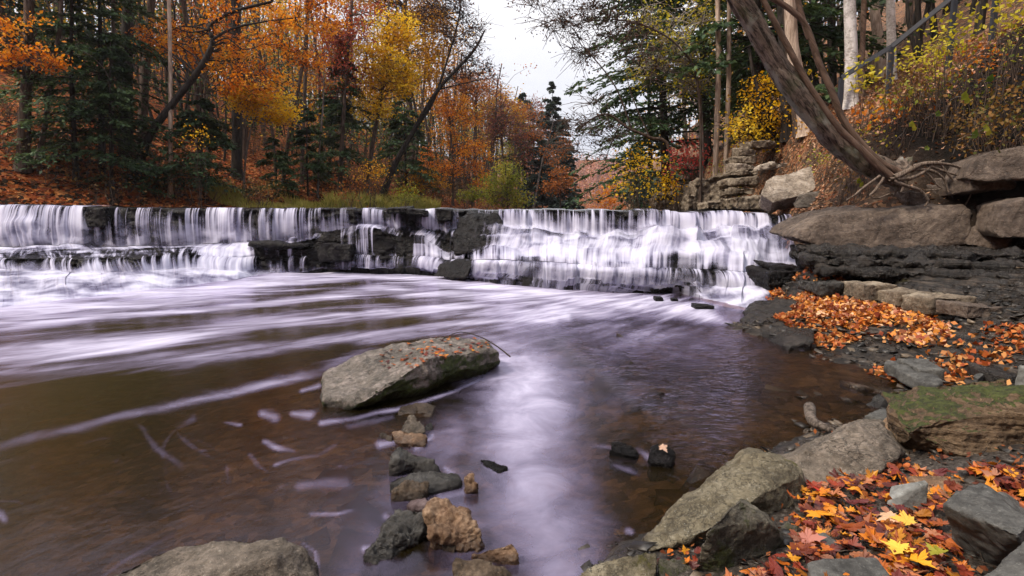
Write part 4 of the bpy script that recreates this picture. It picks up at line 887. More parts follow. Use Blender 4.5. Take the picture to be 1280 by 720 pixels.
# brown caprock slabs
cap = [at(990, 297, 9.9), at(1004, 287, 9.9), at(1033, 268, 10.0), at(1067, 262, 10.0), at(1133, 258, 9.8), at(1205, 254, 9.5), at(1214, 262, 9.4), at(1212, 306, 9.3), at(1160, 311, 9.4), at(1117, 312, 9.5), at(1030, 309, 9.7), at(1000, 301, 9.8)]
cap += [q + np.array((.25, 1.5, .05)) for q in cap]
rock('caprock_slab', 'long smooth brown caprock slab overhanging the dark shale', cap, 'slab', res=110, amp=.010, freq=5, facet=.5)
cap = [at(1213, 307, 9.1), at(1226, 285, 9.1), at(1248, 258, 9.1), at(1272, 262, 9.0), at(1272, 305, 8.95), at(1260, 313, 8.95), at(1235, 311, 9.0)]
rock('caprock_slab', 'shorter brown caprock piece right of the long slab', cap + [q + np.array((.3, 1.3, 0)) for q in cap], 'slab', res=60, amp=.02)
cap = [at(1242, 288, 8.7), at(1252, 256, 8.7), at(1282, 248, 8.6), at(1340, 246, 8.5), at(1340, 300, 8.4), at(1282, 298, 8.5), at(1248, 297, 8.6)]
rock('caprock_slab', 'brown block cut off by the right edge below the upper slab', cap + [q + np.array((.4, 1.3, 0)) for q in cap], 'slab', res=60, amp=.015)
cap = [at(1205, 224, 9.2), at(1212, 208, 9.2), at(1220, 197, 9.2), at(1250, 187, 9.1), at(1284, 180, 9.0), at(1350, 176, 8.9), at(1350, 222, 8.8), at(1284, 220, 8.9), at(1236, 227, 9.0)]
rock('caprock_slab', 'upper brown slab jutting from the soil at the right edge', cap + [q + np.array((.4, 1.3, 0)) for q in cap], 'slab', res=70, amp=.012)
rock('rock', 'thin brown ledge stone below the upper slab', block(1212, 226, 1270, 237, 9.2, .8, -2), 'slab', res=50, amp=.02)
rock('rock', 'square brown stone set in the soil under the tree roots', block(1136, 240, 1164, 257, 9.9, .5), 'slab', res=36, amp=.03)
rock('rock', 'brown stone under the roots right of the square one', block(1168, 232, 1196, 252, 9.9, .5), 'slab', res=36, amp=.03)
# big slabs above the lip of the falls
sl = [at(951, 243, 13.0), at(957, 225, 13.2), at(975, 218, 13.4), at(1012, 206, 13.8), at(1038, 216, 13.4), at(1024, 235, 12.9), at(1000, 245, 12.8), at(966, 254, 12.8)]
rock('slab_rock', 'big pale slab leaning on the bank above the right end of the falls', sl + [q + np.array((.15, .5, -.25)) for q in sl], 'pale', res=80, amp=.014, facet=.6)
rock('slab_rock', 'long grey block lying under the big pale slab', [at(990, 253, 12.3), at(997, 243, 12.4), at(1028, 237, 12.5), at(1060, 239, 12.5), at(1058, 256, 12.3), at(1008, 260, 12.2), at(992, 261, 12.2)] + [at(1000, 243, 13), at(1060, 239, 13.1), at(1058, 258, 13)], 'greyslab', res=60, amp=.014)
for lab, a in (('capstone of the stacked shale pillar', (938, 176, 970, 185, 16.2, .7, -1)), ('second slab from the top of the shale pillar', (925, 186, 945, 194, 16.0, .7)),
               ('third slab from the top of the shale pillar', (920, 195, 945, 204, 15.9, .8)), ('middle slab of the shale pillar, pale on top', (920, 205, 943, 213, 15.8, .8)),
               ('slab of the shale pillar just below its middle', (915, 213, 948, 220, 15.6, .9, -1)), ('wide tilted slab low in the shale pillar', (913, 222, 947, 233, 15.4, .9, -3)),
               ('dark slab near the foot of the shale pillar', (912, 234, 942, 244, 15.2, .9)), ('tan wedge slab at the foot of the shale pillar', (919, 245, 962, 260, 14.6, .9, 3)),
               ('thin flat stone on the leaves right of the pillar', (950, 206, 970, 212, 14.6, .5, -4)), ('smallest flat stone on the leaf path', (969, 205, 984, 210, 14.7, .4, -2)),
               ('low wet stone at the lip of the falls below the pillar', (884, 252, 915, 262, 15.6, .8))):
    rock('stacked_slab', lab, block(*a), 'pale' if 'pale' in lab or 'flat' in lab else 'sand', res=44, amp=.045, freq=4, cat='rock', group='stacked slabs of the shale pillar')
for lab, a, mt in (('rough tan rock in the bank left of the shale pillar', (868, 222, 912, 256, 18, 1.2), 'sand'), ('dark rock low in the bank under the yellow shrub', (818, 244, 862, 263, 22, 1.2), 'brownstone'), ('small rock at the water line between shrub and pillar', (858, 246, 888, 262, 18, 1.), 'sand')):
    rock('rock', lab, block(*a), mt, res=44, amp=.06, freq=4)
# rocks in the falls
rock('boulder', 'dark dry block standing in the upper falls left of the main cascade', [at(573, 272, 14.9), at(590, 264, 15.0), at(622, 265, 15.0), at(630, 280, 14.8), at(622, 300, 14.5), at(606, 318, 14.2), at(568, 318, 14.3), at(566, 290, 14.7), at(590, 262, 15.5), at(628, 264, 15.5), at(566, 318, 15.4), at(622, 318, 15.4)], 'wet', res=70, amp=.03, strata=.012, sfreq=12)
rock('boulder', 'wet rock with water film at the left end of the lower cascade', [at(541, 345, 14.1), at(550, 330, 14.2), at(580, 323, 13.9), at(592, 328, 13.6), at(582, 348, 13.4), at(556, 348, 13.8), at(560, 326, 14.7), at(590, 326, 14.5)], 'wet', res=50, amp=.03)
rock('boulder', 'square dark block in the right cascade', block(898, 322, 921, 334, 11.5, .6), 'wet', res=36, amp=.03)
rock('stone', 'narrow black rock at the foot of the right cascade', block(869, 383, 893, 390, 9.5, .3), 'wet', res=30, amp=.03)
rock('stone', 'tiny black rock in the foam under the main cascade', block(819, 372, 829, 378, 10.4, .2), 'wet', res=24, amp=.03)
rock('stone', 'tiniest black rock right of the other foam rock', block(840, 374, 848, 377.5, 10.4, .15), 'wet', res=20, amp=.03)
for lab, a in (('flat black plate on the lip above the dry face, left of middle', (483, 260, 512, 266, 15.2, .6)), ('tilted black plate on the lip beside the thin fall', (508, 261, 535, 268, 15.1, .6, 2)), ('black plate on the lip just left of the dry block', (545, 262, 566, 276, 15.1, .6, 1)),
               ('black block at the lip left of the twin thin falls', (106, 262, 134, 282, 16.5, .5)), ('long dark shelf rim catching thin falls left of middle', (310, 303, 386, 309, 15.4, .5, 1)), ('dark step block under the mound of water', (398, 306, 440, 326, 15.2, .5))):
    rock('lip_rock', lab, block(*a), 'wet', res=36, amp=.03, cat='rock', group='black rocks along the lip of the falls')

# driftwood and the twig on the boulder
b = MB(); Pd = resample([on(1012, 509, .09), on(1015, 525, .09), on(1030, 534, .07), on(1056, 541, .06)], 24)
rr = np.interp(np.linspace(0, 1, 24), (0, .3, 1), (.044, .038, .024)) * (1 + .1 * vn(np.arange(24) * .9, np.zeros(24), s=3))
Pd = np.vstack([Pd[:1] + (Pd[0] - Pd[1]) * .02, Pd]); rr = np.concatenate([[.004], rr])
b.tubes(Pd, rr, 12)
M['drift'] = bark_mat('driftwood_grain', (.035, .027, .022), (.16, .13, .11), 2.5, stretch=.5)
tag(b.build('driftwood', M['drift'], origin=Pd[0] - np.array((0, 0, .05))), 'grey bent piece of driftwood lying in the shallow water', 'driftwood')
b = MB(); tw = resample([at(553, 424, 5.75), at(575, 415, 5.85), at(600, 421, 5.8), at(620, 432, 5.7), at(638, 446, 5.6)], 20); b.tubes(tw, np.linspace(.004, .008, 20), 5)
M['twig'] = bark_mat('twig_bark', (.02, .014, .01), (.06, .045, .035), 3)
tag(b.build('twig', M['twig'], origin=tw[0]), 'thin bent twig arching over the top of the pool boulder', 'twig')

# ------------------------------------------------------------------ trees
BK = {
 'dark': bark_mat('dark_bark', (.010, .008, .007), (.04, .032, .027)),
 'brown': bark_mat('brown_bark', (.03, .02, .015), (.10, .07, .055)),
 'grey': bark_mat('grey_bark', (.06, .05, .045), (.17, .145, .13)),
 'pale': bark_mat('pale_bark', (.16, .13, .11), (.36, .31, .28), pale=(.5, .46, .43)),
 'birch': bark_mat('birch_bark', (.30, .27, .25), (.55, .52, .5), pale=(.68, .65, .64), stretch=1.5),
 'tan': bark_mat('tan_bark', (.24, .175, .13), (.5, .39, .31)),
 'lean': bark_mat('furrowed_bark', (.022, .016, .013), (.17, .13, .105), 1.5, pale=(.2, .195, .17), moss=.35, stretch=.22, lean=40),
 'smooth': bark_mat('smooth_brown_bark', (.07, .045, .032), (.16, .105, .078), 1., lean=40),
 'root': bark_mat('root_bark', (.07, .05, .037), (.22, .17, .135), 3.),
}
LF = {
 'orange': leaf_mat('orange_leaves', [(.36, .085, .008), (.60, .18, .010), (.76, .30, .016), (.78, .44, .05)], .5),
 'yellow': leaf_mat('yellow_leaves', [(.55, .27, .008), (.78, .46, .012), (.84, .60, .03), (.80, .64, .09)], .5),
 'gold': leaf_mat('gold_leaves', [(.28, .11, .008), (.50, .25, .012), (.64, .37, .025), (.50, .20, .012)], .45),
 'rust': leaf_mat('rust_leaves', [(.17, .045, .012), (.32, .10, .02), (.42, .16, .035), (.22, .06, .03)], .42),
 'red': leaf_mat('red_leaves', [(.20, .03, .02), (.36, .07, .04), (.44, .12, .06), (.28, .05, .06)], .45),
 'scarlet': leaf_mat('scarlet_leaves', [(.34, .03, .03), (.55, .09, .08), (.62, .16, .13)], .45),
 'pinkred': leaf_mat('dusty_red_leaves', [(.13, .035, .03), (.23, .07, .055), (.3, .11, .07), (.2, .06, .07)], .35),
 'brownleaf': leaf_mat('brown_purple_leaves', [(.03, .018, .016), (.07, .035, .028), (.14, .06, .035), (.06, .035, .04)], .3),
 'lime': leaf_mat('lime_leaves', [(.10, .14, .015), (.22, .26, .03), (.36, .36, .05), (.42, .33, .04)], .45),
 'ylime': leaf_mat('yellow_green_leaves', [(.30, .30, .02), (.52, .46, .03), (.62, .52, .06), (.2, .25, .03)], .45),
 'hemlock': leaf_mat('hemlock_needles', [(.016, .033, .015), (.036, .070, .030), (.066, .112, .048), (.10, .15, .055)], .35, .45, 1.1),
 'conifer': leaf_mat('conifer_needles', [(.022, .033, .027), (.042, .060, .048), (.07, .09, .074)], .2, .5, .4),
 'ivy': leaf_mat('ivy_leaves', [(.05, .09, .02), (.09, .16, .03), (.2, .24, .05)], .35),
 'mixed': leaf_mat('mixed_autumn_leaves', [(.24, .07, .015), (.44, .15, .018), (.58, .27, .025), (.66, .42, .05), (.26, .26, .05), (.14, .09, .04)], .5, .75, .12),
 'farmix': leaf_mat('far_autumn_leaves', [(.30, .12, .10), (.42, .2, .16), (.46, .26, .15), (.3, .14, .15), (.5, .3, .24)], .3, .6, .05),
 'scrub': leaf_mat('scrub_leaves', [(.03, .03, .012), (.08, .06, .02), (.16, .09, .03), (.24, .12, .03), (.09, .10, .025)], .35, .6, .4),
 'grass': leaf_mat('grass_blades', [(.16, .17, .03), (.36, .34, .07), (.5, .43, .13), (.28, .32, .06), (.52, .36, .13)], .3, .5, .5),
}
def unit(v): return v / (np.linalg.norm(v, axis=-1, keepdims=True) + 1e-9)
def leaf_quads(C, size, flat=.55, asp=.62, fold=.12):
    """one folded leaf per centre; flat: how level the leaves lie"""
    n = len(C); size = np.broadcast_to(size, n) * rng.uniform(.55, 1.2, n)
    nrm = unit(rng.normal(size=(n, 3)) * (1 - flat) + np.array((0, 0, 1.)) * flat)
    t = unit(np.cross(nrm, rng.normal(size=(n, 3)))); b = np.cross(nrm, t)
    s = size[:, None]
    V = np.stack([C - t * s * .5, C + b * s * asp * .5 - nrm * s * fold, C + t * s * .5 - nrm * s * fold * 1.5, C - b * s * asp * .5 - nrm * s * fold], 1)
    return V.reshape(-1, 3), np.arange(4 * n).reshape(n, 4)
def crown_obj(name, C, size, mat, origin, parent, **k):
    V, F = leaf_quads(C, size, **k)
    return mesh_obj(name, V, F, mat, origin, parent, smooth=False)

def limb(p0, p1, r0, r1, K=7, sag=.08, wob=.06):
    """curved limbs between arrays of points"""
    p0 = np.atleast_2d(p0); p1 = np.atleast_2d(p1); n = len(p0)
    L = np.linalg.norm(p1 - p0, axis=1)
    t = np.linspace(0, 1, K)[None, :, None]
    P = p0[:, None] * (1 - t) + p1[:, None] * t
    bow = np.sin(t * math.pi) * (np.array((0, 0, 1.)) * sag + rng.normal(size=(n, 1, 3)) * wob) * L[:, None, None]
    jit = rng.normal(size=(n, K, 3)) * .02 * L[:, None, None]; jit[:, 0] = 0
    P = P + bow + jit
    r = np.broadcast_to(np.asarray(r0), n)[:, None] * (1 - t[..., 0]) + np.broadcast_to(np.asarray(r1), n)[:, None] * t[..., 0]
    return P, r
def blob_centers(blobs, D):
    out = []
    for bl in blobs:
        px, py, rx, ry, n = bl[:5]; dD = bl[5] if len(bl) > 5 else 0
        c = at(px, py, D + dD); a = rx * (D + dD) / FOC; b = ry * (D + dD) / FOC
        u = unit(rng.normal(size=(n, 3))) * rng.uniform(.15, 1, (n, 1)) ** .5
        out.append(c + u * np.array((a, min(a, 2.2) * .8 + .3 * b, b)))
    return np.concatenate(out)
def snap(p, side):
    h = float((left_h if side == 'L' else right_h)(np.array([p[0]]), np.array([p[1]]))[0])
    return np.array((p[0], p[1], h - .12))
PER = 1.7
def tree(name, label, D, path, r0, r1, blobs, bark, leaf, lsize=.13, per=70, cr=.55, side='L', group=None, extra=(), twigs=5, flat=.55, snapz=True, K=30, sides=10, sag=.05, cat='tree', fl=.5, gd=True):
    """trunk along a path of pixels at distance D, leaf masses at the blobs, limbs from the trunk to every mass"""
    if snapz and gd:
        g_ = ground_D(path[0][0], path[0][1], side)
        if g_ and .72 * D < g_ < 1.35 * D: D = g_
    P = [at(px, py, D + (q[0] if q else 0)) for px, py, *q in path]
    if snapz:
        P[0] = snap(P[0], side)
    per = int(per * PER)
    T = resample(P, K); t = np.linspace(0, 1, K)
    rr = r0 + (r1 - r0) * t; rr = rr * (1 + .5 * np.exp(-t * min(K * .8, 26))) * (1 + .05 * vn(t * 14, t * 0 + r0 * 100, s=71))
    root = empty(name, P[0]); tag(root, label, cat, group)
    b = MB(); b.tubes(T, rr, sides if sides < 16 else 40, ridge=.0 if sides < 16 else .17)
    S, SR = [T], [rr]
    for ep, er0, er1 in extra:                     # forks
        E = resample([at(px, py, D + (q[0] if q else 0)) for px, py, *q in ep], 18); er = np.linspace(er0, er1, 18)
        b.tubes(E, er, 7); S.append(E); SR.append(er)
    S = np.concatenate(S); SR = np.concatenate(SR)
    if blobs:
        C = blob_centers(blobs, D)
        d = np.linalg.norm(C[:, None] - S[None], axis=2) + 1.2 * np.clip(S[None, :, 2] - C[:, None, 2] + .3, 0, None)
        k = d.argmin(1); p0 = S[k]; r = np.clip(SR[k] * .38, .008, .05)
        p, q = limb(p0, C, r, np.clip(r * .25, .004, .012), sag=sag)
        b.tubes(p, q, 4)
        # twigs inside each mass
        tp0 = np.repeat(p[:, -2], twigs, 0); tp1 = np.repeat(C, twigs, 0) + rng.normal(size=(len(C) * twigs, 3)) * cr * np.array((.9, .9, .6))
        p2, q2 = limb(tp0, tp1, .008 + .0002 * D, .003 + .0001 * D, K=4); b.tubes(p2, q2, 3)
        if per:
            L = np.repeat(C, per, 0) + rng.normal(size=(len(C) * per, 3)) * cr * np.array((.62, .62, .38))
            crown_obj('crown', L, lsize, LF[leaf], P[0], root, flat=fl)
    b.build('trunk', BK[bark], P[0], root)
    return root
def conifer(name, label, D, base, top, rad, bark='dark', leaf='hemlock', n=60, side='L', group=None, start=.08, droop=.22, spray=.16, dens=1., r0=None, snapz=True, twig_n=22, asp=.3):
    """trunk with tiers of drooping limbs carrying flat sprays of needles"""
    if snapz:
        g_ = ground_D(*base, side)
        if g_ and .72 * D < g_ < 1.35 * D: D = g_
    P0 = at(*base, D); P1 = at(*top, D)
    spray *= .68; twig_n = int(twig_n * 1.9)
    if snapz: P0 = snap(P0, side)
    H = np.linalg.norm(P1 - P0); T = resample([P0, (P0 + P1) / 2 + rng.normal(size=3) * .08, P1], 24)
    r0 = r0 or H * .013
    root = empty(name, P0); tag(root, label, 'tree', group)
    b = MB(); b.tubes(T, np.linspace(r0, .015, 24), 9)
    t = start + (1 - start) * np.sort(rng.uniform(0, 1, n)) ** .9
    a = rng.uniform(0, 2 * np.pi, n)
    L = rad * (1 - t) ** .75 * rng.uniform(.7, 1.15, n) + .15
    k = np.clip((t * 23).astype(int), 0, 22); p0 = T[k] + (T[k + 1] - T[k]) * (t * 23 - k)[:, None]
    dirs = np.stack([np.cos(a), np.sin(a), np.zeros(n)], 1)
    K = 8; s = np.linspace(0, 1, K)
    Q = p0[:, None] + dirs[:, None] * (L[:, None] * s)[:, :, None]
    Q[:, :, 2] += L[:, None] * (.12 * s - droop * 1.6 * s ** 2)[None] + rng.normal(size=(n, K)) * .015 * L[:, None]
    b.tubes(Q, np.clip(L * .012, .006, .05)[:, None] * (1 - .8 * s)[None], 4)
    b.build('trunk', BK[bark], P0, root)
    m = max(4, int(twig_n * dens))
    u = rng.uniform(.12, 1, (n, m)); sgn = rng.choice([-1, 1], (n, m))
    kk = np.clip((u * (K - 1)).astype(int), 0, K - 2); fr = u * (K - 1) - kk
    ii = np.arange(n)[:, None]
    B0 = Q[ii, kk] + (Q[ii, kk + 1] - Q[ii, kk]) * fr[..., None]
    side_ = np.stack([-dirs[:, 1], dirs[:, 0], np.zeros(n)], 1)[:, None] * sgn[..., None]
    fw = unit(dirs[:, None] * .75 + side_ * rng.uniform(.4, 1.1, (n, m, 1)) + np.array((0, 0, -.25)) + rng.normal(size=(n, m, 3)) * .18)
    tl = (.16 + .34 * (1 - u)) * np.clip(L, .3, 2.2)[:, None] * rng.uniform(.5, 1.2, (n, m))
    J = 4
    C = (B0[:, :, None] + fw[:, :, None] * (tl[..., None] * np.linspace(.15, 1, J))[..., None]).reshape(-1, 3) + rng.normal(size=(n * m * J, 3)) * spray * .15
    d = np.repeat(unit(fw + rng.normal(size=fw.shape) * .3).reshape(-1, 3), J, 0)
    N_ = len(C); nrm = unit(np.array((0, 0, 1.)) + rng.normal(size=(N_, 3)) * .35); bb = unit(np.cross(nrm, d))
    sz = (spray * rng.uniform(.7, 1.4, N_))[:, None]
    V = np.stack([C - d * sz * .5, C + bb * sz * asp, C + d * sz * .6 - nrm * sz * .15, C - bb * sz * asp], 1).reshape(-1, 3)
    mesh_obj('crown', V, np.arange(4 * N_).reshape(N_, 4), LF[leaf], P0, root, smooth=False)
    return root

# ---- left bank, near row
tree('tree', 'straight dark trunk nearest the left edge with orange and yellow lower boughs', 23.5, [(28, 214), (32, 130), (35, 60), (36, 0), (38, -130)], .2, .13, [(12, 30, 40, 14, 8, -1.5), (45, 74, 30, 12, 6, -1.5), (12, 62, 24, 14, 5, -2), (30, -40, 70, 30, 10)], 'brown', 'orange', .14, 40, .4)
tree('tree', 'pale slender trunk with a bend, second from the left edge', 22, [(44, 208), (55, 165), (62, 110), (74, 40), (77, 0), (82, -100)], .1, .06, [(80, -60, 50, 30, 10)], 'grey', 'orange', .15, 30, .5, extra=[([(70, 55), (100, 62), (125, 80), (138, 100)], .025, .01)])
conifer('hemlock_tree', 'bushy young hemlock reaching the water edge on the left bank', 23, (140, 248), (138, 40), 2.0, n=70, spray=.17, twig_n=26)
conifer('hemlock_tree', 'dark hemlock behind the bent pale trunk', 26, (95, 225), (92, -90), 2.9, n=80, spray=.2)
conifer('hemlock_tree', 'tall dark hemlock right of the bent pale trunk', 28, (128, 215), (124, -140), 3.2, n=100, spray=.2, twig_n=24)
conifer('hemlock_tree', 'dark hemlock in the gap beside the first straight trunk', 30, (5, 205), (8, -120), 3.0, n=80, spray=.22)
conifer('hemlock_tree', 'small hemlock under the orange boughs left of centre', 26, (385, 246), (384, 135), 1.5, n=50, spray=.17)
conifer('hemlock_tree', 'low hemlock clump in the shade behind the pale straight sapling', 28, (250, 240), (250, 120), 2.3, n=60, spray=.2)
conifer('hemlock_tree', 'smallest hemlock sapling under the red maple', 27, (345, 248), (342, 172), 1.3, n=40, spray=.17)
conifer('hemlock_tree', 'dark hemlock hidden among the bare trunks below the red maple', 37, (425, 240), (428, 60), 2.6, n=70, spray=.24)
conifer('hemlock_tree', 'dark evergreen behind the leaning bare tree', 44, (508, 245), (505, 110), 2.8, n=60, spray=.28)
tree('tree', 'thick dark straight trunk, fifth from the left', 31, [(158, 195), (158, 90), (160, 0), (161, -120)], .26, .2, [(165, -50, 50, 30, 10)], 'dark', 'orange', .16, 40, .6)
tree('tree', 'dark reddish trunk right of the thick dark one', 27, [(176, 190), (181, 100), (189, 0), (192, -120)], .2, .15, [(188, -50, 40, 30, 10)], 'brown', 'orange', .16, 40, .6, extra=[([(178, 150), (176, 60), (172, -40)], .09, .06)])
tree('tree', 'thin grey trunk in front of the tall hemlock', 26, [(139, 200), (140, 100), (142, 0), (143, -90)], .08, .06, [(143, -60, 30, 25, 6)], 'grey', 'gold', .15, 30, .5)
tree('tree', 'pale straight sapling standing at the left bank edge', 21.5, [(213, 246), (213, 170), (213, 90), (211, -10), (210, -80)], .085, .06, [(206, -40, 30, 25, 7)], 'tan', 'orange', .14, 40, .45)
tree('oak_tree', 'black leaning forked tree carrying the big orange crown', 20.5, [(166, 225), (186, 172), (214, 132), (247, 90), (266, 54), (262, 34), (290, 15), (340, 2)], .17, .05,
     [(300, 30, 62, 34, 24, 1.3), (372, 45, 36, 40, 24, .5), (232, 62, 46, 20, 14, 1.6), (318, 104, 50, 20, 20, 1.), (200, 40, 30, 28, 8, 1.6), (355, -20, 80, 26, 16, .5), (280, 78, 40, 14, 8, 1.2), (398, 20, 26, 30, 12)], 'dark', 'orange', .14, 40, .42,
     extra=[([(264, 50), (290, 36), (325, 28), (370, 22)], .06, .02), ([(264, 56), (284, 48), (305, 62), (330, 55)], .035, .012), ([(228, 116), (255, 118), (280, 100), (300, 96)], .03, .012)])
tree('tree', 'small bright yellow orange tree below the oak crown', 21.5, [(305, 250), (306, 210), (312, 170), (322, 135)], .05, .03, [(328, 128, 38, 14, 20), (345, 145, 26, 12, 12), (312, 118, 26, 12, 10)], 'grey', 'yellow', .14, 55, .4)
tree('tree', 'thick dark trunk rising behind the oak crown', 30, [(296, 222), (296, 120), (295, 40), (294, -110)], .24, .2, [(280, -40, 70, 30, 10)], 'dark', 'gold', .17, 40, .7)
tree('tree', 'slim leaning trunk right of the oak crown', 27, [(352, 235), (362, 165), (376, 95), (384, 30), (388, -60)], .1, .06, [(388, -50, 40, 30, 8)], 'brown', 'rust', .15, 35, .5)
tree('tree', 'slim upright trunk beside the leaning slim one', 28, [(377, 230), (379, 150), (383, 70), (384, -70)], .1, .07, [(390, -40, 40, 30, 8)], 'brown', 'rust', .15, 35, .5)
tree('tree', 'thin pale sapling by the grass at the bank edge', 24, [(397, 248), (399, 190), (404, 130), (405, 80)], .05, .03, [(404, 90, 18, 20, 6)], 'grey', 'rust', .12, 25, .4)
tree('maple_tree', 'dusty red maple between the orange oak and the yellow maple', 33, [(424, 245), (428, 170), (433, 90), (440, 0), (442, -60)], .13, .06, [(438, 62, 30, 34, 26), (425, 95, 24, 18, 10), (412, 45, 18, 26, 8), (450, 20, 26, 26, 9)], 'brown', 'red', .15, 48, .6)
tree('maple_tree', 'bright yellow maple, brightest crown left of the sky gap', 31, [(456, 248), (466, 180), (478, 110), (484, 40), (486, 0)], .14, .05, [(482, 72, 38, 34, 48), (502, 100, 28, 22, 22), (464, 132, 24, 13, 14), (492, 38, 34, 20, 18), (465, 100, 22, 18, 10)], 'brown', 'yellow', .16, 55, .58)
tree('oak_tree', 'tall gold brown oak above the yellow maple', 40, [(520, 245), (514, 160), (508, 60), (506, -40), (506, -90)], .25, .1, [(455, 0, 40, 26, 22), (505, 10, 40, 34, 30), (545, 48, 26, 34, 22), (525, 85, 26, 22, 14), (480, -30, 60, 26, 18), (552, 20, 18, 20, 8)], 'brown', 'gold', .2, 58, .8)
tree('tree', 'dark leaning tree with thin brown leaves against the sky', 32, [(476, 248), (494, 205), (517, 164), (548, 112), (590, 66), (606, 38)], .2, .05, [(560, 20, 36, 26, 26), (588, 55, 24, 24, 16), (545, 0, 40, 22, 16), (604, 82, 18, 14, 8), (575, 92, 22, 12, 8)], 'dark', 'brownleaf', .15, 22, .6, twigs=9,
     extra=[([(517, 164), (540, 130), (556, 85), (572, 30), (578, -10)], .1, .03), ([(548, 112), (580, 104), (610, 98)], .05, .02)])
tree('tree', 'orange yellow tree leaning over the water, right of the leaning dark trunk', 33, [(566, 256), (566, 210), (562, 150), (558, 105)], .1, .04, [(566, 150, 32, 32, 26), (588, 195, 26, 26, 22), (548, 222, 34, 20, 18), (536, 200, 18, 20, 8), (600, 225, 16, 14, 8), (560, 115, 24, 18, 10)], 'brown', 'orange', .15, 50, .55)
tree('tree', 'gold tinged small tree at the water line under the leaning tree', 30, [(528, 254), (530, 235), (534, 215), (538, 200)], .05, .02, [(532, 225, 26, 16, 14), (515, 240, 16, 9, 7)], 'brown', 'gold', .13, 45, .45)
tree('tree', 'lime green young tree at the far end of the left bank', 38, [(634, 262), (634, 240), (632, 215), (632, 205)], .06, .03, [(628, 225, 22, 18, 22), (645, 245, 16, 12, 10), (615, 245, 12, 12, 7)], 'brown', 'lime', .17, 50, .55)
tree('tree', 'green leafed sapling left of the lime one', 36, [(590, 258), (590, 245), (590, 232)], .04, .02, [(590, 242, 16, 10, 9)], 'brown', 'lime', .15, 45, .45)
tree('tree', 'bare purple brown tree behind the lime sapling', 50, [(614, 258), (616, 200), (620, 140), (622, 95)], .16, .04, [(618, 130, 28, 34, 34), (640, 160, 20, 24, 18), (605, 170, 18, 24, 12)], 'brown', 'pinkred', .2, 22, .9, twigs=9)
tree('tree', 'rust coloured tree below the leaning tree top', 48, [(590, 256), (592, 190), (596, 120), (598, 96)], .14, .04, [(592, 110, 26, 20, 22), (585, 140, 22, 20, 14)], 'brown', 'rust', .2, 50, .8)
tree('tree', 'slim purple grey tree left of the pointed conifers', 58, [(640, 256), (643, 200), (646, 150), (648, 122)], .14, .04, [(645, 150, 18, 26, 20), (655, 185, 16, 24, 14)], 'brown', 'pinkred', .22, 28, .9, twigs=8)
tree('tree', 'full purple brown tree closing the skyline left of the pointed conifer', 56, [(668, 258), (668, 200), (666, 160), (665, 128)], .16, .05, [(666, 150, 18, 26, 26), (655, 180, 20, 24, 20), (680, 170, 12, 18, 10)], 'brown', 'pinkred', .24, 34, .9)
tree('tree', 'golden brown tree on the skyline right of the leaning tree top', 52, [(628, 258), (628, 190), (626, 140), (626, 105)], .16, .05, [(625, 128, 20, 24, 24), (612, 155, 18, 22, 16), (640, 150, 16, 22, 14)], 'brown', 'gold', .22, 40, .85)
tree('tree', 'olive green tree filling the skyline before the narrow conifer tip', 60, [(650, 258), (650, 210), (650, 170), (650, 145)], .14, .05, [(650, 180, 16, 26, 20), (640, 205, 14, 20, 12)], 'brown', 'lime', .22, 36, .85)
tree('tree', 'low rusty tree at the water below the pointed conifer', 50, [(700, 260), (701, 240), (702, 215)], .08, .03, [(702, 225, 14, 14, 12), (690, 238, 14, 10, 8)], 'brown', 'rust', .2, 36, .7)
conifer('conifer_tree', 'pointed dark conifer, highest against the sky gap', 64, (694, 258), (690, 103), 3.6, n=150, leaf='conifer', spray=.5, start=.02, droop=.12, twig_n=16, asp=.34)
conifer('conifer_tree', 'narrow conifer tip left of the highest one', 76, (656, 258), (653, 118), 4.5, n=70, leaf='conifer', spray=.55, start=.02, droop=.12, twig_n=15, asp=.34)
conifer('conifer_tree', 'broad dark conifer right of the highest one', 60, (706, 259), (704, 150), 2.1, n=80, leaf='conifer', spray=.45, start=.02, droop=.14, twig_n=16, asp=.34)
conifer('conifer_tree', 'dark low conifer at the corner of the left bank', 56, (680, 260), (677, 175), 2.6, n=70, leaf='conifer', spray=.42, start=.02, droop=.14, twig_n=16, asp=.34)
tree('tree', 'leaning tree with sparse red orange leaves before the conifers', 52, [(664, 256), (675, 215), (687, 170), (692, 150)], .1, .03, [(692, 192, 16, 12, 10), (664, 140, 16, 9, 6), (678, 165, 14, 10, 5), (702, 175, 12, 10, 4)], 'grey', 'rust', .2, 26, .7)

# ---- right bank
conifer('hemlock_tree', 'largest hemlock, dark trunk behind the pale pair of trunks', 23.5, (884, 205), (858, -330), 6.2, n=150, side='R', spray=.24, start=.12, droop=.2, twig_n=30, r0=.24)
conifer('hemlock_tree', 'hemlock whose boughs reach farthest left into the sky gap', 29, (838, 232), (815, -260), 6.0, n=140, side='R', spray=.26, start=.1, droop=.2, twig_n=28, r0=.26)
conifer('hemlock_tree', 'far hemlock at the right side of the river gap', 42, (815, 250), (806, -20), 3.4, n=90, side='R', spray=.34, start=.03, twig_n=22)
conifer('hemlock_tree', 'low dark hemlock at the far right water edge', 36, (800, 256), (797, 172), 1.7, n=60, side='R', spray=.3, start=.02)
conifer('hemlock_tree', 'hemlock behind the yellow beech', 27, (952, 172), (940, -300), 5.2, n=110, side='R', spray=.26, start=.12, twig_n=26)
conifer('hemlock_tree', 'hemlock behind the birch trunks at the top right', 22, (1040, 110), (1040, -380), 4.6, n=100, side='R', spray=.22, start=.12, twig_n=26)
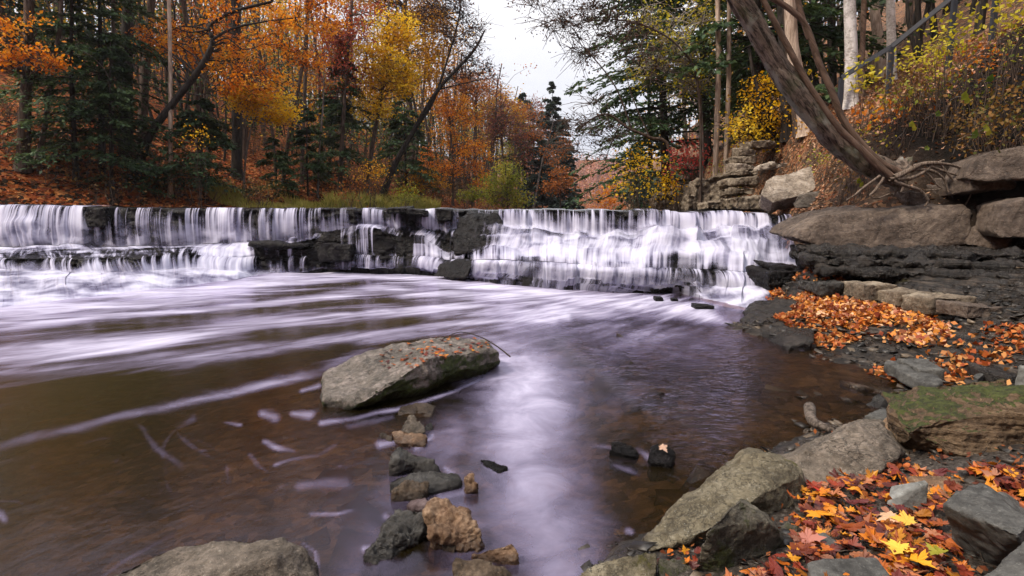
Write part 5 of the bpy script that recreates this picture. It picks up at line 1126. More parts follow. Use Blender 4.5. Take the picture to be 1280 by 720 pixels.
tree('tree', 'arching bare tree reaching over the river from the right bank', 21, [(852, 212), (838, 190), (812, 172), (785, 160), (760, 143), (738, 150), (722, 165)], .075, .02, [(735, 140, 26, 26, 12), (760, 175, 26, 22, 10), (715, 165, 12, 22, 6)], 'brown', 'brownleaf', .10, 7, .55, side='R', twigs=9,
     extra=[([(790, 163), (770, 110), (740, 70), (715, 45)], .035, .012), ([(812, 172), (790, 120), (780, 80)], .03, .01), ([(775, 155), (760, 190), (755, 215)], .02, .008)])
tree('tree', 'thin leaved branchy tree hanging into the sky gap from the top', 18, [(880, 195), (874, 120), (850, 60), (800, 30), (750, 25), (705, 35)], .045, .01, [(700, 28, 28, 20, 12), (745, 20, 30, 22, 12), (690, -5, 60, 12, 12), (735, 65, 26, 24, 10), (780, 40, 26, 22, 10), (800, 75, 24, 22, 8)], 'brown', 'brownleaf', .085, 16, .5, side='R', twigs=9)
tree('tree', 'sparse yellow leaved tree before the largest hemlock', 19.5, [(884, 198), (876, 140), (862, 90), (840, 60), (815, 30)], .06, .02, [(850, 62, 34, 26, 20), (826, 60, 20, 16, 10), (862, 108, 26, 14, 13), (818, 20, 22, 18, 10), (870, 20, 30, 20, 12), (800, 90, 20, 18, 8)], 'pale', 'ylime', .11, 15, .45, side='R', gd=False)
tree('tree', 'left trunk of the pale pair standing above the pillar', 18.3, [(896, 200), (897, 130), (898, 60), (896, -60)], .085, .07, [(890, -60, 30, 30, 8)], 'tan', 'yellow', .13, 30, .5, side='R', gd=False)
tree('tree', 'right trunk of the pale pair standing above the pillar', 18.3, [(908, 198), (910, 130), (911, 75), (912, -60)], .075, .062, [(915, -60, 30, 30, 8)], 'tan', 'yellow', .13, 30, .5, side='R', gd=False)
tree('beech_tree', 'yellow beech filling the space behind the leaning trunk', 21, [(972, 182), (958, 140), (944, 100), (936, 60)], .11, .04, [(946, 145, 30, 22, 18), (962, 112, 26, 20, 12), (930, 168, 24, 8, 8), (958, 175, 26, 7, 7), (985, 120, 22, 30, 8)], 'dark', 'yellow', .11, 24, .4, side='R')
tree('tree', 'short dark leaning trunk under the yellow beech', 19, [(954, 178), (944, 155), (934, 132)], .14, .1, [], 'dark', 'yellow', side='R')
tree('tree', 'dark upright trunk between beech and leaning tree', 20, [(984, 172), (981, 110), (978, 30), (976, -60)], .15, .12, [(975, -60, 40, 30, 8)], 'dark', 'yellow', .13, 30, .6, side='R')
tree('tree', 'reddish thin trunk right of the dark upright one', 19, [(996, 168), (990, 110), (984, 50), (980, -40)], .08, .07, [(985, -50, 40, 30, 6)], 'brown', 'yellow', .13, 30, .6, side='R')
tree('tree', 'broad pale trunk half hidden behind the leaning tree', 17.5, [(1008, 165), (1000, 110), (990, 50), (985, -60)], .17, .14, [(990, -70, 40, 30, 6)], 'tan', 'yellow', .13, 30, .6, side='R')
tree('birch_tree', 'white trunk just left of the railing foot', 17, [(1064, 132), (1064, 70), (1062, 0), (1061, -90)], .16, .13, [(1060, -70, 50, 30, 7)], 'birch', 'ylime', .13, 26, .6, side='R')
tree('tree', 'thin reddish trunk between the white trunks', 17, [(1077, 120), (1078, 60), (1080, 0), (1081, -80)], .07, .06, [(1080, -70, 40, 30, 6)], 'smooth', 'ylime', .13, 26, .6, side='R')
tree('tree', 'mottled pinkish trunk behind the railing', 15.5, [(1103, 98), (1098, 50), (1092, 0), (1088, -80)], .17, .14, [(1090, -70, 50, 30, 6)], 'tan', 'ylime', .13, 26, .6, side='R')
tree('birch_tree', 'white trunk right of the mottled pinkish one', 16, [(1116, 92), (1114, 40), (1113, 0), (1112, -90)], .12, .1, [(1110, -70, 40, 30, 6)], 'birch', 'ylime', .13, 26, .6, side='R', gd=False)
# the leaning cedar with its stems and roots
D0 = 9.9
lean = tree('leaning_tree', 'big leaning tree with three stems and bare roots above the brown caprock', D0, [(1125, 219), (1105, 215), (1075, 198), (1045, 174), (1015, 143), (984, 99), (953, 50), (924, 0), (880, -70), (830, -150)], .195, .15,
            [(830, -120, 120, 40, 16), (950, -140, 100, 40, 12)], 'lean', 'hemlock', .12, 60, .5, side='R', snapz=False, K=90, sides=16)
def stem(pts, r0, r1, dd):
    P = resample([at(px, py, D0 + dd * (1 - i / len(pts))) for i, (px, py) in enumerate(pts)], 30)
    b = MB(); rr = np.linspace(r0, r1, 30) * (1 + .06 * vn(np.arange(30) * .5, np.zeros(30), s=int(r0 * 1000))); b.tubes(P, rr, 10)
    b.build('stem', BK['smooth'], lean.location, lean)
stem([(1116, 222), (1100, 209), (1078, 188), (1046, 157), (1009, 103), (982, 53), (954, 0), (925, -60)], .062, .045, -.26)
stem([(1124, 216), (1102, 204), (1080, 184), (1054, 150), (1038, 110), (1023, 77), (1008, 33), (988, 12), (965, -2), (930, -20)], .065, .04, -.15)
stem([(1012, 48), (1002, 20), (996, -10), (992, -50)], .05, .04, -.05)
for pts, r in (([(1118, 222), (1135, 214), (1150, 206), (1168, 204), (1188, 206), (1208, 212)], .045), ([(1120, 224), (1140, 222), (1156, 214), (1166, 206), (1180, 200)], .035), ([(1112, 224), (1128, 222), (1128, 236), (1126, 240)], .025),
               ([(1105, 222), (1094, 238), (1088, 244), (1096, 248), (1112, 242)], .022), ([(1140, 206), (1160, 218), (1172, 232), (1176, 236), (1150, 238), (1138, 236)], .014), ([(1176, 206), (1192, 226), (1204, 236), (1198, 240), (1190, 242)], .016),
               ([(1214, 222), (1218, 232), (1206, 258), (1196, 276), (1188, 290)], .011), ([(1160, 206), (1180, 214), (1200, 220), (1212, 224)], .02), ([(1116, 226), (1132, 232), (1150, 238), (1160, 250), (1156, 258)], .03), ([(1122, 218), (1146, 212), (1166, 214), (1180, 224), (1186, 240)], .028), ([(1100, 220), (1080, 234), (1068, 244), (1058, 250)], .02)):
    P = resample([at(px, py, 9.55) for px, py in pts], 22); b = MB(); r = r * 1.25
    b.tubes(P, np.linspace(r, r * .35, 22) * (1 + .15 * vn(np.arange(22) * .6, np.zeros(22), s=int(r * 999))), 7)
    b.build('root', BK['root'], lean.location, lean)

# ------------------------------------------------------------------ shrubs and small plants
def shrub(name, label, D, px, py, rx, ry, n, leaf, side, lsize=.1, per=30, bark='brown', cr=.25, stems=7, group=None, fl=.4):
    P0 = snap(at(px, py + ry, D), side); root = empty(name, P0); tag(root, label, 'shrub' if 'shrub' in name else 'plant', group)
    C = blob_centers([(px, py, rx, ry, n)], D)
    b = MB(); p, q = limb(np.repeat(P0[None], len(C), 0) + rng.normal(size=(len(C), 3)) * np.array((.08, .08, 0)), C, .008 if 'plant' in name else .012, .003, sag=.15); b.tubes(p, q, 4); b.build('stem', BK[bark], P0, root)
    L = np.repeat(C, per, 0) + rng.normal(size=(len(C) * per, 3)) * cr
    crown_obj('foliage', L, lsize, LF[leaf], P0, root, flat=fl)
shrub('shrub', 'yellow leaved shrub hanging over the right bank', 20.5, 800, 212, 36, 26, 26, 'yellow', 'R', .11, 22)
shrub('shrub', 'yellow twigs low on the bank beside the red shrub', 19.5, 830, 236, 26, 14, 14, 'yellow', 'R', .11, 20)
shrub('shrub', 'pinkish red shrub on the right bank', 19.5, 862, 199, 22, 13, 16, 'scarlet', 'R', .11, 34)
shrub('shrub', 'olive shrub at the foot of the pale pair of trunks', 18.5, 905, 222, 12, 22, 12, 'lime', 'R', .09, 20)
shrub('shrub', 'dark green shrub at the right water edge in the gap', 26, 805, 245, 22, 16, 18, 'conifer', 'R', .16, 40)
shrub('shrub', 'orange bush glowing at the far right of the gap', 60, 762, 245, 10, 16, 14, 'orange', 'R', .3, 34, cr=.6)
shrub('shrub', 'brownish shrub beside the grass on the left bank', 23, 330, 240, 26, 10, 14, 'scrub', 'L', .1, 26)
shrub('shrub', 'twiggy brown shrub under the red maple', 25, 440, 232, 26, 16, 16, 'rust', 'L', .1, 14)
shrub('shrub', 'green and yellow shrub at the right end of the grass', 27, 505, 244, 22, 9, 14, 'lime', 'L', .11, 26)
shrub('shrub', 'orange leaved low shrub under the yellow maple', 27, 462, 215, 20, 10, 12, 'gold', 'L', .12, 24)
shrub('shrub', 'thin yellow leaved sapling beside the pale straight sapling', 22.5, 248, 168, 20, 8, 8, 'yellow', 'L', .11, 14)
# leafy plants on the steep right slope
shrub('plant', 'bright yellow leaf spray in front of the railing foot', 12.5, 1079, 92, 10, 18, 10, 'ylime', 'R', .13, 12, cr=.13, fl=.6)
shrub('plant', 'yellow leaf spray below the middle of the railing', 11.5, 1140, 72, 26, 8, 10, 'ylime', 'R', .10, 11, cr=.15, fl=.6)
shrub('plant', 'yellow green leafy bough below the upper railing post', 10.8, 1190, 42, 30, 12, 13, 'ylime', 'R', .10, 12, cr=.16, fl=.6)
shrub('plant', 'yellow green leafy bough in the top right corner', 10, 1250, 22, 36, 18, 18, 'ylime', 'R', .10, 12, cr=.17, fl=.6)
shrub('plant', 'orange and green seedlings on the leafy slope behind the leaning tree', 12, 1105, 142, 30, 14, 14, 'orange', 'R', .12, 9, cr=.17)
shrub('plant', 'scattered brown green undergrowth below the yellow sprays', 11.4, 1150, 112, 40, 16, 20, 'scrub', 'R', .07, 34, cr=.22)
shrub('plant', 'dark leafy tangle on the soil above the upper brown slab', 9.6, 1245, 155, 40, 26, 30, 'scrub', 'R', .08, 22, cr=.2)
shrub('plant', 'reddish leaf tangle at the right edge above the slab', 9.6, 1275, 112, 20, 26, 10, 'scrub', 'R', .09, 12, cr=.18)
for lab, px, py, rx, ry, nn_, lf, ls in (('green leafed seedlings halfway up the slope below the railing', 1125, 118, 22, 12, 12, 'lime', .09), ('yellow green briar left of the upper railing post', 1168, 82, 22, 14, 14, 'ylime', .09),
        ('olive briar in the middle of the dark slope', 1195, 105, 26, 16, 16, 'lime', .085), ('orange red sapling leaves below the yellow bough', 1215, 72, 24, 12, 12, 'orange', .09), ('green bramble at the right edge under the corner bough', 1268, 62, 22, 16, 16, 'lime', .09),
        ('ochre leaved bramble above the middle of the upper brown slab', 1250, 130, 26, 14, 14, 'gold', .085), ('pale green ferny plants on the soil behind the root flare', 1175, 160, 26, 12, 12, 'scrub', .07), ('yellow bramble on the leafy slope right of the leaning stems', 1082, 165, 16, 12, 8, 'ylime', .08)):
    shrub('plant', lab, 10.9, px, py, rx, ry, nn_, lf, 'R', ls * .9, 8, cr=.17, fl=.45)
shrub('plant', 'low green seedlings on the leafy path above the big pale slab', 12.6, 1030, 196, 22, 7, 9, 'lime', 'R', .07, 10, cr=.14)
shrub('plant', 'brown green herbs under the curve of the leaning trunk', 11.2, 1062, 214, 16, 7, 9, 'scrub', 'R', .06, 14, cr=.14)
shrub('plant', 'yellowing herbs on the slope top behind the shale pillar', 15.5, 1000, 160, 24, 8, 10, 'gold', 'R', .08, 12, cr=.18)
k = 0
for px, py, D, s, lab in ((1237, 98, 9.9, .15, 'large round green ivy leaf pair high on the dark soil'), (1205, 120, 10, .15, 'green pointed vine leaf left of the ivy pair'), (1218, 168, 9.5, .13, 'green yellow vine leaf just above the upper brown slab'), (1232, 160, 9.5, .12, 'round yellow ringed leaf right of the vine leaf above the slab'),
                     (1172, 142, 10, .12, 'grey green vine leaf above the bare roots'), (1139, 155, 10.2, .12, 'single yellow green round leaf above the roots'), (1158, 185, 9.7, .11, 'small green leaf pair just above the roots'), (1073, 226, 10.3, .1, 'bright green seedling beside the trunk base')):
    p = at(px, py, D - .45); g0 = np.array(p) - np.array((.05, -.35, .3))
    root = empty('vine', g0); tag(root, lab, 'plant')
    b = MB(); q, r_ = limb(g0[None], p[None], .006, .004, sag=.2); b.tubes(q, r_, 4); b.build('stem', BK['grey'], g0, root)
    n_ = 9; th = np.linspace(0, 2 * np.pi, n_, endpoint=False); V = []; F = []
    for j, dd in enumerate(((0, 0, 0), (.07, .03, -.06))[:1 + k % 2]):
        c0 = p + np.array(dd); rad = s * .42 * (1 - .15 * j) * (1 + .18 * np.cos(th)) * (1 + .16 * (-1) ** np.arange(n_)); tilt = rng.normal(size=3) * .25
        ring = np.stack([rad * np.cos(th) * .9, -rad * .35 * np.sin(th) + 0 * th, rad * np.sin(th)], 1) + np.outer(np.sin(th), tilt * s * .3)
        V += [c0 + x for x in ring]; V.append(c0 + np.array((0, .02, 0))); i0 = j * (n_ + 1)
        F += [(i0 + a_i, i0 + (a_i + 1) % n_, i0 + n_) for a_i in range(n_)]
    mesh_obj('leaf', np.array(V), F, LF['ivy' if k % 2 == 0 else 'lime'], g0, root); k += 1

# ------------------------------------------------------------------ stair railing on the right slope
m, nt, out = newmat('rail_paint'); g = NT(nt)
p = g.n('ShaderNodeBsdfPrincipled', ins={'Base Color': (.035, .04, .055, 1), 'Roughness': .55}); geo = g.n('ShaderNodeNewGeometry')
g.link(g.mix(g.noise(geo.outputs['Position'], 14, 4), (.012, .014, .02), (.035, .04, .052)), p.inputs['Base Color']); g.link(p.outputs[0], out.inputs[0]); M['rail'] = m
def bar(name, p, q, w, h, parent, origin):
    p, q = np.array(p), np.array(q); d = unit(q - p); up = np.array((0, 0, 1.)) if abs(d[2]) < .9 else np.array((0, 1., 0))
    s = unit(np.cross(d, up)); u = np.cross(s, d)
    bm = bmesh.new(); vs = []
    for c in (p, q):
        for a, b_ in ((-1, -1), (1, -1), (1, 1), (-1, 1)): vs.append(bm.verts.new(c + s * a * w / 2 + u * b_ * h / 2))
    for f in ((3, 2, 1, 0), (4, 5, 6, 7), (0, 1, 5, 4), (1, 2, 6, 5), (2, 3, 7, 6), (3, 0, 4, 7)): bm.faces.new([vs[i] for i in f])
    bmesh.ops.bevel(bm, geom=bm.edges[:], offset=.008, segments=2, affect='EDGES')
    me = bpy.data.meshes.new(name); bm.to_mesh(me); bm.free()
    for v_ in me.vertices: v_.co -= Vector(origin)
    me.materials.append(M['rail']); o = bpy.data.objects.new(name, me); COL.objects.link(o); o.parent = parent; return o
A, B_, C_ = at(1052, 97, 14.5), at(1115, 58, 14.0), at(1194, -6, 13.2); D_ = at(1250, -52, 12.8)
ro = snap(A, 'R'); rr_ = empty('handrail', ro); tag(rr_, 'dark blue grey stair handrail climbing the wooded right slope', 'railing')
for a, b2 in ((A, B_), (B_, C_), (C_, D_)):
    bar('rail', a, b2, .06, .11, rr_, ro)
for q, pxb in ((A, (1049, 128)), (B_, (1115, 92)), (C_, (1195, 62)), (D_, (1250, 10))):
    z = min(q[2] - .75, snap(q, 'R')[2] + .1)
    bar('post', q + np.array((0, 0, -.02)), np.array((q[0], q[1], z - .2)), .10, .09, rr_, ro)

# ------------------------------------------------------------------ ground cover, far wood
def tagstuff(o, label): return tag(o, label, kind='stuff')
# grass on the left bank
n = 16000
px = rng.uniform(295, 560, n); d_ = rng.uniform(.05, 1.5, n) ** 1.0
Y = rng.uniform(24, 38, n); X = XL(Y) - d_ / .82 
keep = np.ones(n, bool); z = left_h(X, Y)
cl_ = vn(X * .9, Y * .9, s=81) + .5 * vn(X * 2.6, Y * 2.6, s=82); hgt = rng.uniform(.2, .95, n) * (.22 + .9 * sst(-.3, .6, cl_))
bs = np.stack([X, Y, z - .02], 1); lean_ = rng.normal(size=(n, 3)) * np.array((.35, .35, .0)); lean_[:, 2] = 1
tip = bs + unit(lean_) * hgt[:, None]; mid = bs * .45 + tip * .55; mid[:, 2] += hgt * .08; w = np.stack([rng.uniform(.012, .03, n), rng.normal(size=n) * .006, 0 * hgt], 1)
V = np.stack([bs - w, bs + w, mid + w * .8, tip], 1).reshape(-1, 3)
tagstuff(mesh_obj('grass', V, np.arange(4 * n).reshape(n, 4), LF['grass'], smooth=False), 'long yellow green grass on the left bank')
# brush under the left trees
n = 900
Y = rng.uniform(19, 62, n) ; d_ = rng.uniform(.4, 9, n); X = XL(Y) - d_ / .82; P = np.stack([X, Y, left_h(X, Y) - .05], 1)
dens = vn(X * .3, Y * .3, s=83) > -.25; P = P[dens]
b = MB(); tips = P.repeat(4, 0) + rng.normal(size=(len(P) * 4, 3)) * np.array((.45, .45, .3)) + np.array((0, 0, .8)); q, r_ = limb(P.repeat(4, 0), tips, .014, .006, K=5, sag=.1); b.tubes(q, r_, 3)
tagstuff(b.build('brush', BK['brown']), 'thin bare twigs of the brush under the left trees')
L = np.repeat(tips, 9, 0) + rng.normal(size=(len(tips) * 9, 3)) * .22
tagstuff(crown_obj('undergrowth', L, .12, LF['scrub'], None, None), 'low mixed undergrowth under the left trees')
# leaf litter
def litter(name, label, X, Y, Zf, mat, size, lift=.02, flat=.75):
    C = np.stack([X, Y, Zf(X, Y) + rng.uniform(.0, lift, len(X))], 1)
    return tagstuff(crown_obj(name, C, size, mat, None, None, flat=flat, fold=.2, asp=.75), label)
LM = leaf_mat('fallen_orange_leaves', [(.13, .028, .012), (.28, .06, .014), (.40, .12, .025), (.48, .24, .08), (.22, .05, .02)], .1, .3, 2.)
LD_ = leaf_mat('drift_leaves', [(.20, .045, .012), (.50, .14, .022), (.66, .30, .06), (.62, .40, .25), (.30, .07, .035), (.14, .04, .02), (.58, .22, .04)], .15, .3, 2.)
LB = leaf_mat('fallen_pale_leaves', [(.25, .09, .05), (.42, .2, .11), (.5, .32, .2), (.35, .14, .08)], .1, .3, 2.)
n = 16000; Y = rng.uniform(17, 40, n); d_ = rng.uniform(.0, 8, n); litter('fallen_leaves', 'fallen orange leaves covering the left slope', XL(Y) - d_ / .82, Y, left_h, LM, .15, .06)
n = 17000; Y = rng.uniform(9.6, 20, n); d_ = rng.uniform(.05, 5.5, n); X = XRr(Y) + d_
keep = (rng.uniform(0, 1, n) < .2 + .8 * sst(10.5, 13, Y)); litter('fallen_leaves', 'pale and orange leaves lying on the right slope', X[keep], Y[keep], right_h, LB, .09, .04)
# leaves on the shelf, thick in one bright drift
def inpoly(px, py, poly):
    c = np.zeros(len(px), bool); j = len(poly) - 1
    for i in range(len(poly)):
        (xi, yi), (xj, yj) = poly[i], poly[j]
        c ^= ((yi > py) != (yj > py)) & (px < (xj - xi) * (py - yi) / (yj - yi + 1e-9) + xi); j = i
    return c
def bank_leaves(name, label, poly, n, mat, size, lift, box, dens=None):
    X = rng.uniform(box[0], box[1], n); Y = rng.uniform(box[2], box[3], n); Z = bank_h(X, Y)
    sx_, sy_ = project(np.stack([X, Y, Z], 1)); k_ = inpoly(sx_, sy_, poly)
    if dens: k_ &= (vn(X * dens[0], Y * dens[0], s=91) + rng.normal(size=n) * .25 > dens[1])
    C = np.stack([X, Y, Z + .012 + rng.uniform(0, lift, n)], 1)[k_]
    return tagstuff(crown_obj(name, C, size, mat, None, None, flat=.6, fold=.22, asp=.8), label)
bank_leaves('fallen_leaves', 'bright orange drift of fallen leaves on the shale shelf', [(958, 364), (1000, 366), (1050, 374), (1100, 385), (1160, 395), (1188, 412), (1195, 432), (1150, 436), (1090, 420), (1040, 405), (985, 385)], 60000, LD_, .082, .05, (3, 7, 5, 11), (2.2, -.42))
bank_leaves('fallen_leaves', 'scattered fallen leaves on the lower shale steps', [(930, 370), (1060, 372), (1200, 400), (1280, 410), (1280, 500), (1180, 500), (1090, 470), (1000, 420)], 52000, LM, .075, .02, (3, 8, 4, 11), (1.3, .12))
bank_leaves('fallen_leaves', 'wet red leaves on the dark ledges beside the falls', [(985, 305), (1060, 312), (1075, 335), (1050, 360), (990, 352), (965, 330)], 9000, LM, .09, .03, (4, 8, 8, 12), (1.6, -.1))
# maple leaves between the near boulders
lobe = [(0, -.5), (.035, -.30), (.14, -.33), (.30, -.37), (.27, -.27), (.36, -.20), (.25, -.14), (.40, -.10), (.58, -.02), (.46, .03), (.50, .13), (.36, .10), (.34, .17), (.20, .10), (.19, .22), (.25, .32), (.13, .34), (.0, .62),
        (-.13, .34), (-.25, .32), (-.19, .22), (-.20, .10), (-.34, .17), (-.36, .10), (-.50, .13), (-.46, .03), (-.58, -.02), (-.40, -.10), (-.25, -.14), (-.36, -.20), (-.27, -.27), (-.30, -.37), (-.14, -.33), (-.035, -.30)]
LPn = len(lobe); LP = np.array([(x, y, 0) for x, y in lobe] + [(0, -.05, 0)])
th_ = np.linspace(-np.pi / 2, 1.5 * np.pi, LPn, endpoint=False)
OV = np.array([(.27 * np.cos(t_) * (1 - .35 * np.sin(t_)) * (1 + .06 * (-1) ** i_), .52 * np.sin(t_), 0) for i_, t_ in enumerate(th_)] + [(0, 0, 0)])
def maple_leaves(C, size, tilt, curl, oval=.35):
    Vs, Fs = [], []
    for i, c in enumerate(C):
        s = size[i]; q = (OV if rng.uniform() < oval else LP) * s * np.array((rng.uniform(.75, 1.1), 1, 1)); q[:, 0] += q[:, 1] * rng.normal() * .15
        ax = rng.uniform(0, 6.28); u = q[:, 0] * math.cos(ax) + q[:, 1] * math.sin(ax)
        q[:, 2] = curl[i] * 2.2 * u ** 2 / s * rng.choice([-1, 1, 1]) + rng.uniform(-.1, .35) * np.abs(q[:, 0]) + rng.normal(size=len(q)) * .02 * s
        q[:, 2] -= q[-1, 2]
        a = rng.uniform(0, 2 * np.pi); ca, sa = math.cos(a), math.sin(a)
        q = q @ np.array(((ca, sa, 0), (-sa, ca, 0), (0, 0, 1)))
        nz = unit(np.array((rng.normal() * tilt, rng.normal() * tilt - .1, 1.))); t = unit(np.cross(nz, (0.3, 1, 0))); b_ = np.cross(nz, t)
        Vs.append(c + q[:, :1] * t + q[:, 1:2] * b_ + q[:, 2:] * nz)
        i0 = i * (LPn + 1); Fs += [(i0 + k, i0 + (k + 1) % LPn, i0 + LPn) for k in range(LPn)]
    return np.concatenate(Vs), Fs
ML = leaf_mat('fallen_maple_leaves', [(.06, .014, .012), (.15, .032, .012), (.32, .08, .012), (.48, .15, .013), (.54, .24, .022), (.10, .022, .016), (.38, .10, .016), (.34, .15, .085), (.05, .016, .016), (.25, .04, .015), (.09, .02, .02)], .12, .12, 3., rough=.42)
def near_leaves(label, poly, n, lift, smin, smax, tilt=.35):
    nn = max(n * 30, 60000); X = rng.uniform(.4, 3.3, nn); Y = rng.uniform(1.2, 4.2, nn); Z = bank_h(X, Y)
    sx_, sy_ = project(np.stack([X, Y, Z + .02], 1)); k_ = np.nonzero(inpoly(sx_, sy_, poly))[0][:n]
    C = np.stack([X, Y, Z + .015 + rng.uniform(0, lift, len(X))], 1)[k_]
    V, F = maple_leaves(C, rng.uniform(smin, smax, len(C)), tilt, rng.uniform(.0, .5, len(C)))
    tagstuff(mesh_obj('fallen_leaves', V, F, ML, smooth=False), label)
near_leaves('orange and red maple leaves heaped between the near boulders', [(985, 640), (1000, 610), (1080, 592), (1120, 570), (1140, 580), (1200, 600), (1180, 640), (1200, 690), (1230, 730), (1200, 800), (1100, 790), (940, 760), (900, 735), (960, 705), (995, 690)], 560, .035, .028, .10, .28)
near_leaves('dark red leaves under the blue grey blocks at the right edge', [(1200, 585), (1330, 590), (1330, 660), (1240, 620)], 130, .04, .05, .1)
near_leaves('leaves caught between the pale tan block and the mossy boulder', [(825, 700), (840, 685), (880, 690), (870, 712)], 14, .02, .03, .06)
# single leaves that stand out
def one_leaf(label, px, py, z, size, cols, tilt=.3, D=None, curl=.2):
    c = on(px, py, z) if D is None else at(px, py, D)
    V, F = maple_leaves(c[None], [size], tilt, [curl], 0); m_ = leaf_mat('single_leaf', cols, .15, .0, 1.); o = mesh_obj('maple_leaf', V, F, m_, origin=c, smooth=False)
    tag(o, label, 'leaf', 'single fallen leaves')
one_leaf('scarlet maple leaf propped against the tilted slab boulder', 1015, 607, .22, .12, [(.3, .02, .012), (.36, .03, .015)], .7)
one_leaf('big golden yellow leaf near the bottom edge', 1148, 702, .29, .11, [(.62, .25, .01), (.6, .3, .02)], .15)
one_leaf('green and yellow leaf beside the golden one', 1172, 690, .31, .095, [(.16, .17, .02), (.3, .26, .03)], .3)
one_leaf('pale cream leaf in the middle of the leaf heap', 1110, 645, .29, .09, [(.5, .3, .18), (.5, .32, .2)], .3)
one_leaf('pale yellow leaf right of the cream one', 1132, 651, .29, .1, [(.62, .38, .06), (.6, .36, .06)], .2)
one_leaf('pale yellow leaf above the golden one', 1122, 686, .29, .11, [(.64, .42, .05), (.6, .4, .06)], .2)
one_leaf('long orange yellow leaf at the foot of the tilted slab boulder', 1022, 640, .24, .11, [(.58, .24, .012), (.55, .2, .012)], .25)
one_leaf('pinkish oak leaf beside the oval grey green stone', 1012, 674, .24, .11, [(.36, .13, .10), (.38, .16, .12)], .2)
one_leaf('small yellow leaf floating behind the long tan boulder', 957, 563, .012, .05, [(.5, .3, .14), (.5, .3, .16)], .05)
one_leaf('pale leaf lying on the leaf topped black stone', 829, 559, .10, .08, [(.45, .28, .2), (.45, .3, .22)], .3)
# leaves on the pool boulder
n = 70; u_ = rng.uniform(0, 1, n); w_ = rng.normal(size=n) * .12
from mathutils.bvhtree import BVHTree
bm_ = bmesh.new(); bm_.from_mesh(boulder.data); bvh = BVHTree.FromBMesh(bm_); bm_.free()
C = []
for u1 in range(400):
    px, py = rng.uniform(470, 612), rng.uniform(421, 462)
    if rng.uniform() > sst(462, 560, px) * .8 + .12: continue
    a_r, b_r = ray(px, py); d = Vector((a_r, 1, b_r)); loc, nr, _, _ = bvh.ray_cast(Vector((0, 0, EYE)) - boulder.location, d.normalized())
    if loc is not None and abs(nr.z) > .45: C.append(np.array(loc + boulder.location) + np.array((0, 0, .012)))
C = np.array(C[:90]); V, F = maple_leaves(C, rng.uniform(.03, .06, len(C)), .2, rng.uniform(0, .4, len(C)))
tagstuff(mesh_obj('fallen_leaves', V, F, ML, smooth=False), 'small wet leaves on top of the pool boulder')

# far woods
def wood(name, label, P, hmin, hmax, mat, lsize, per, cr, bark='brown', spread=(1., 1.)):
    n = len(P); h = rng.uniform(hmin, hmax, n)
    top = P + np.stack([rng.normal(size=n) * .5, rng.normal(size=n) * .5, h], 1)
    b = MB(); q, r_ = limb(P, top, h * .011, h * .004, K=5, sag=0, wob=.02); b.tubes(q, r_, 5)
    k_ = 7
    f = rng.uniform(.35, 1, (n, k_)); C = P[:, None] + (top - P)[:, None] * f[..., None] + rng.normal(size=(n, k_, 3)) * np.array((cr * 1.2, cr * 1.2, cr * .5)) * spread[0]
    p0 = (P[:, None] + (top - P)[:, None] * (f * .8)[..., None]).reshape(-1, 3); q, r_ = limb(p0, C.reshape(-1, 3), .04, .012, K=4); b.tubes(q, r_, 3)
    tagstuff(b.build(name, BK[bark]), label + ', trunks and boughs')
    L = np.repeat(C.reshape(-1, 3), per, 0) + rng.normal(size=(n * k_ * per, 3)) * cr * np.array((.55, .55, .38))
    tagstuff(crown_obj(name, L, lsize, LF[mat], None, None), label + ', foliage')
n = 420; Y = rng.uniform(27, 95, n); d_ = 3.0 + rng.uniform(0, 34, n); X = XL(Y) - d_ / .82; k_ = (X > -Y * 1.15 - 5); P = np.stack([X, Y, left_h(X, Y) - .2], 1)[k_]
wood('woods', 'autumn wood filling the left hillside', P, 6, 15, 'mixed', .26, 26, 1.2)
n = 110; Y = rng.uniform(26, 80, n); d_ = 4.5 + rng.uniform(0, 24, n); X = XL(Y) - d_ / .82; k_ = (X > -Y * 1.15 - 5); P = np.stack([X, Y, left_h(X, Y) - .2], 1)[k_]
wood('woods', 'dark evergreen understorey of the left hillside wood', P, 3, 9, 'hemlock', .2, 46, 1.1, 'dark')
n = 120; Y = rng.uniform(30, 110, n); d_ = 4 + rng.uniform(0, 26, n); X = XRr(Y) + d_; P = np.stack([X, Y, right_h(X, Y) - .2], 1)
wood('woods', 'autumn wood behind the right bank', P, 8, 16, 'mixed', .32, 16, 1.3)
n = 60; Y = rng.uniform(14, 32, n); d_ = 5 + rng.uniform(0, 14, n); X = XRr(Y) + d_; P = np.stack([X, Y, right_h(X, Y) - .2], 1)
n = 34; Y = rng.uniform(5, 15, n); d_ = rng.uniform(4.5, 16, n); X = XRr(Y) + d_; P = np.concatenate([P, np.stack([X, Y, right_h(X, Y) - .2], 1)])
wood('woods', 'evergreen wood above the railing', P, 6, 12, 'hemlock', .26, 26, 1.0, 'dark')
n = 420; X = rng.uniform(-80, 130, n); Y = rng.uniform(180, 290, n); Z = 1.7 + np.clip(Y - 178, 0, None) * .16 + fbm(X * .02, Y * .02, s=41) * 4 * sst(178, 230, Y)
wood('woods', 'distant pinkish wood closing the valley', np.stack([X, Y, Z - .3], 1), 8, 13, 'farmix', .9, 14, 2.2, 'grey')

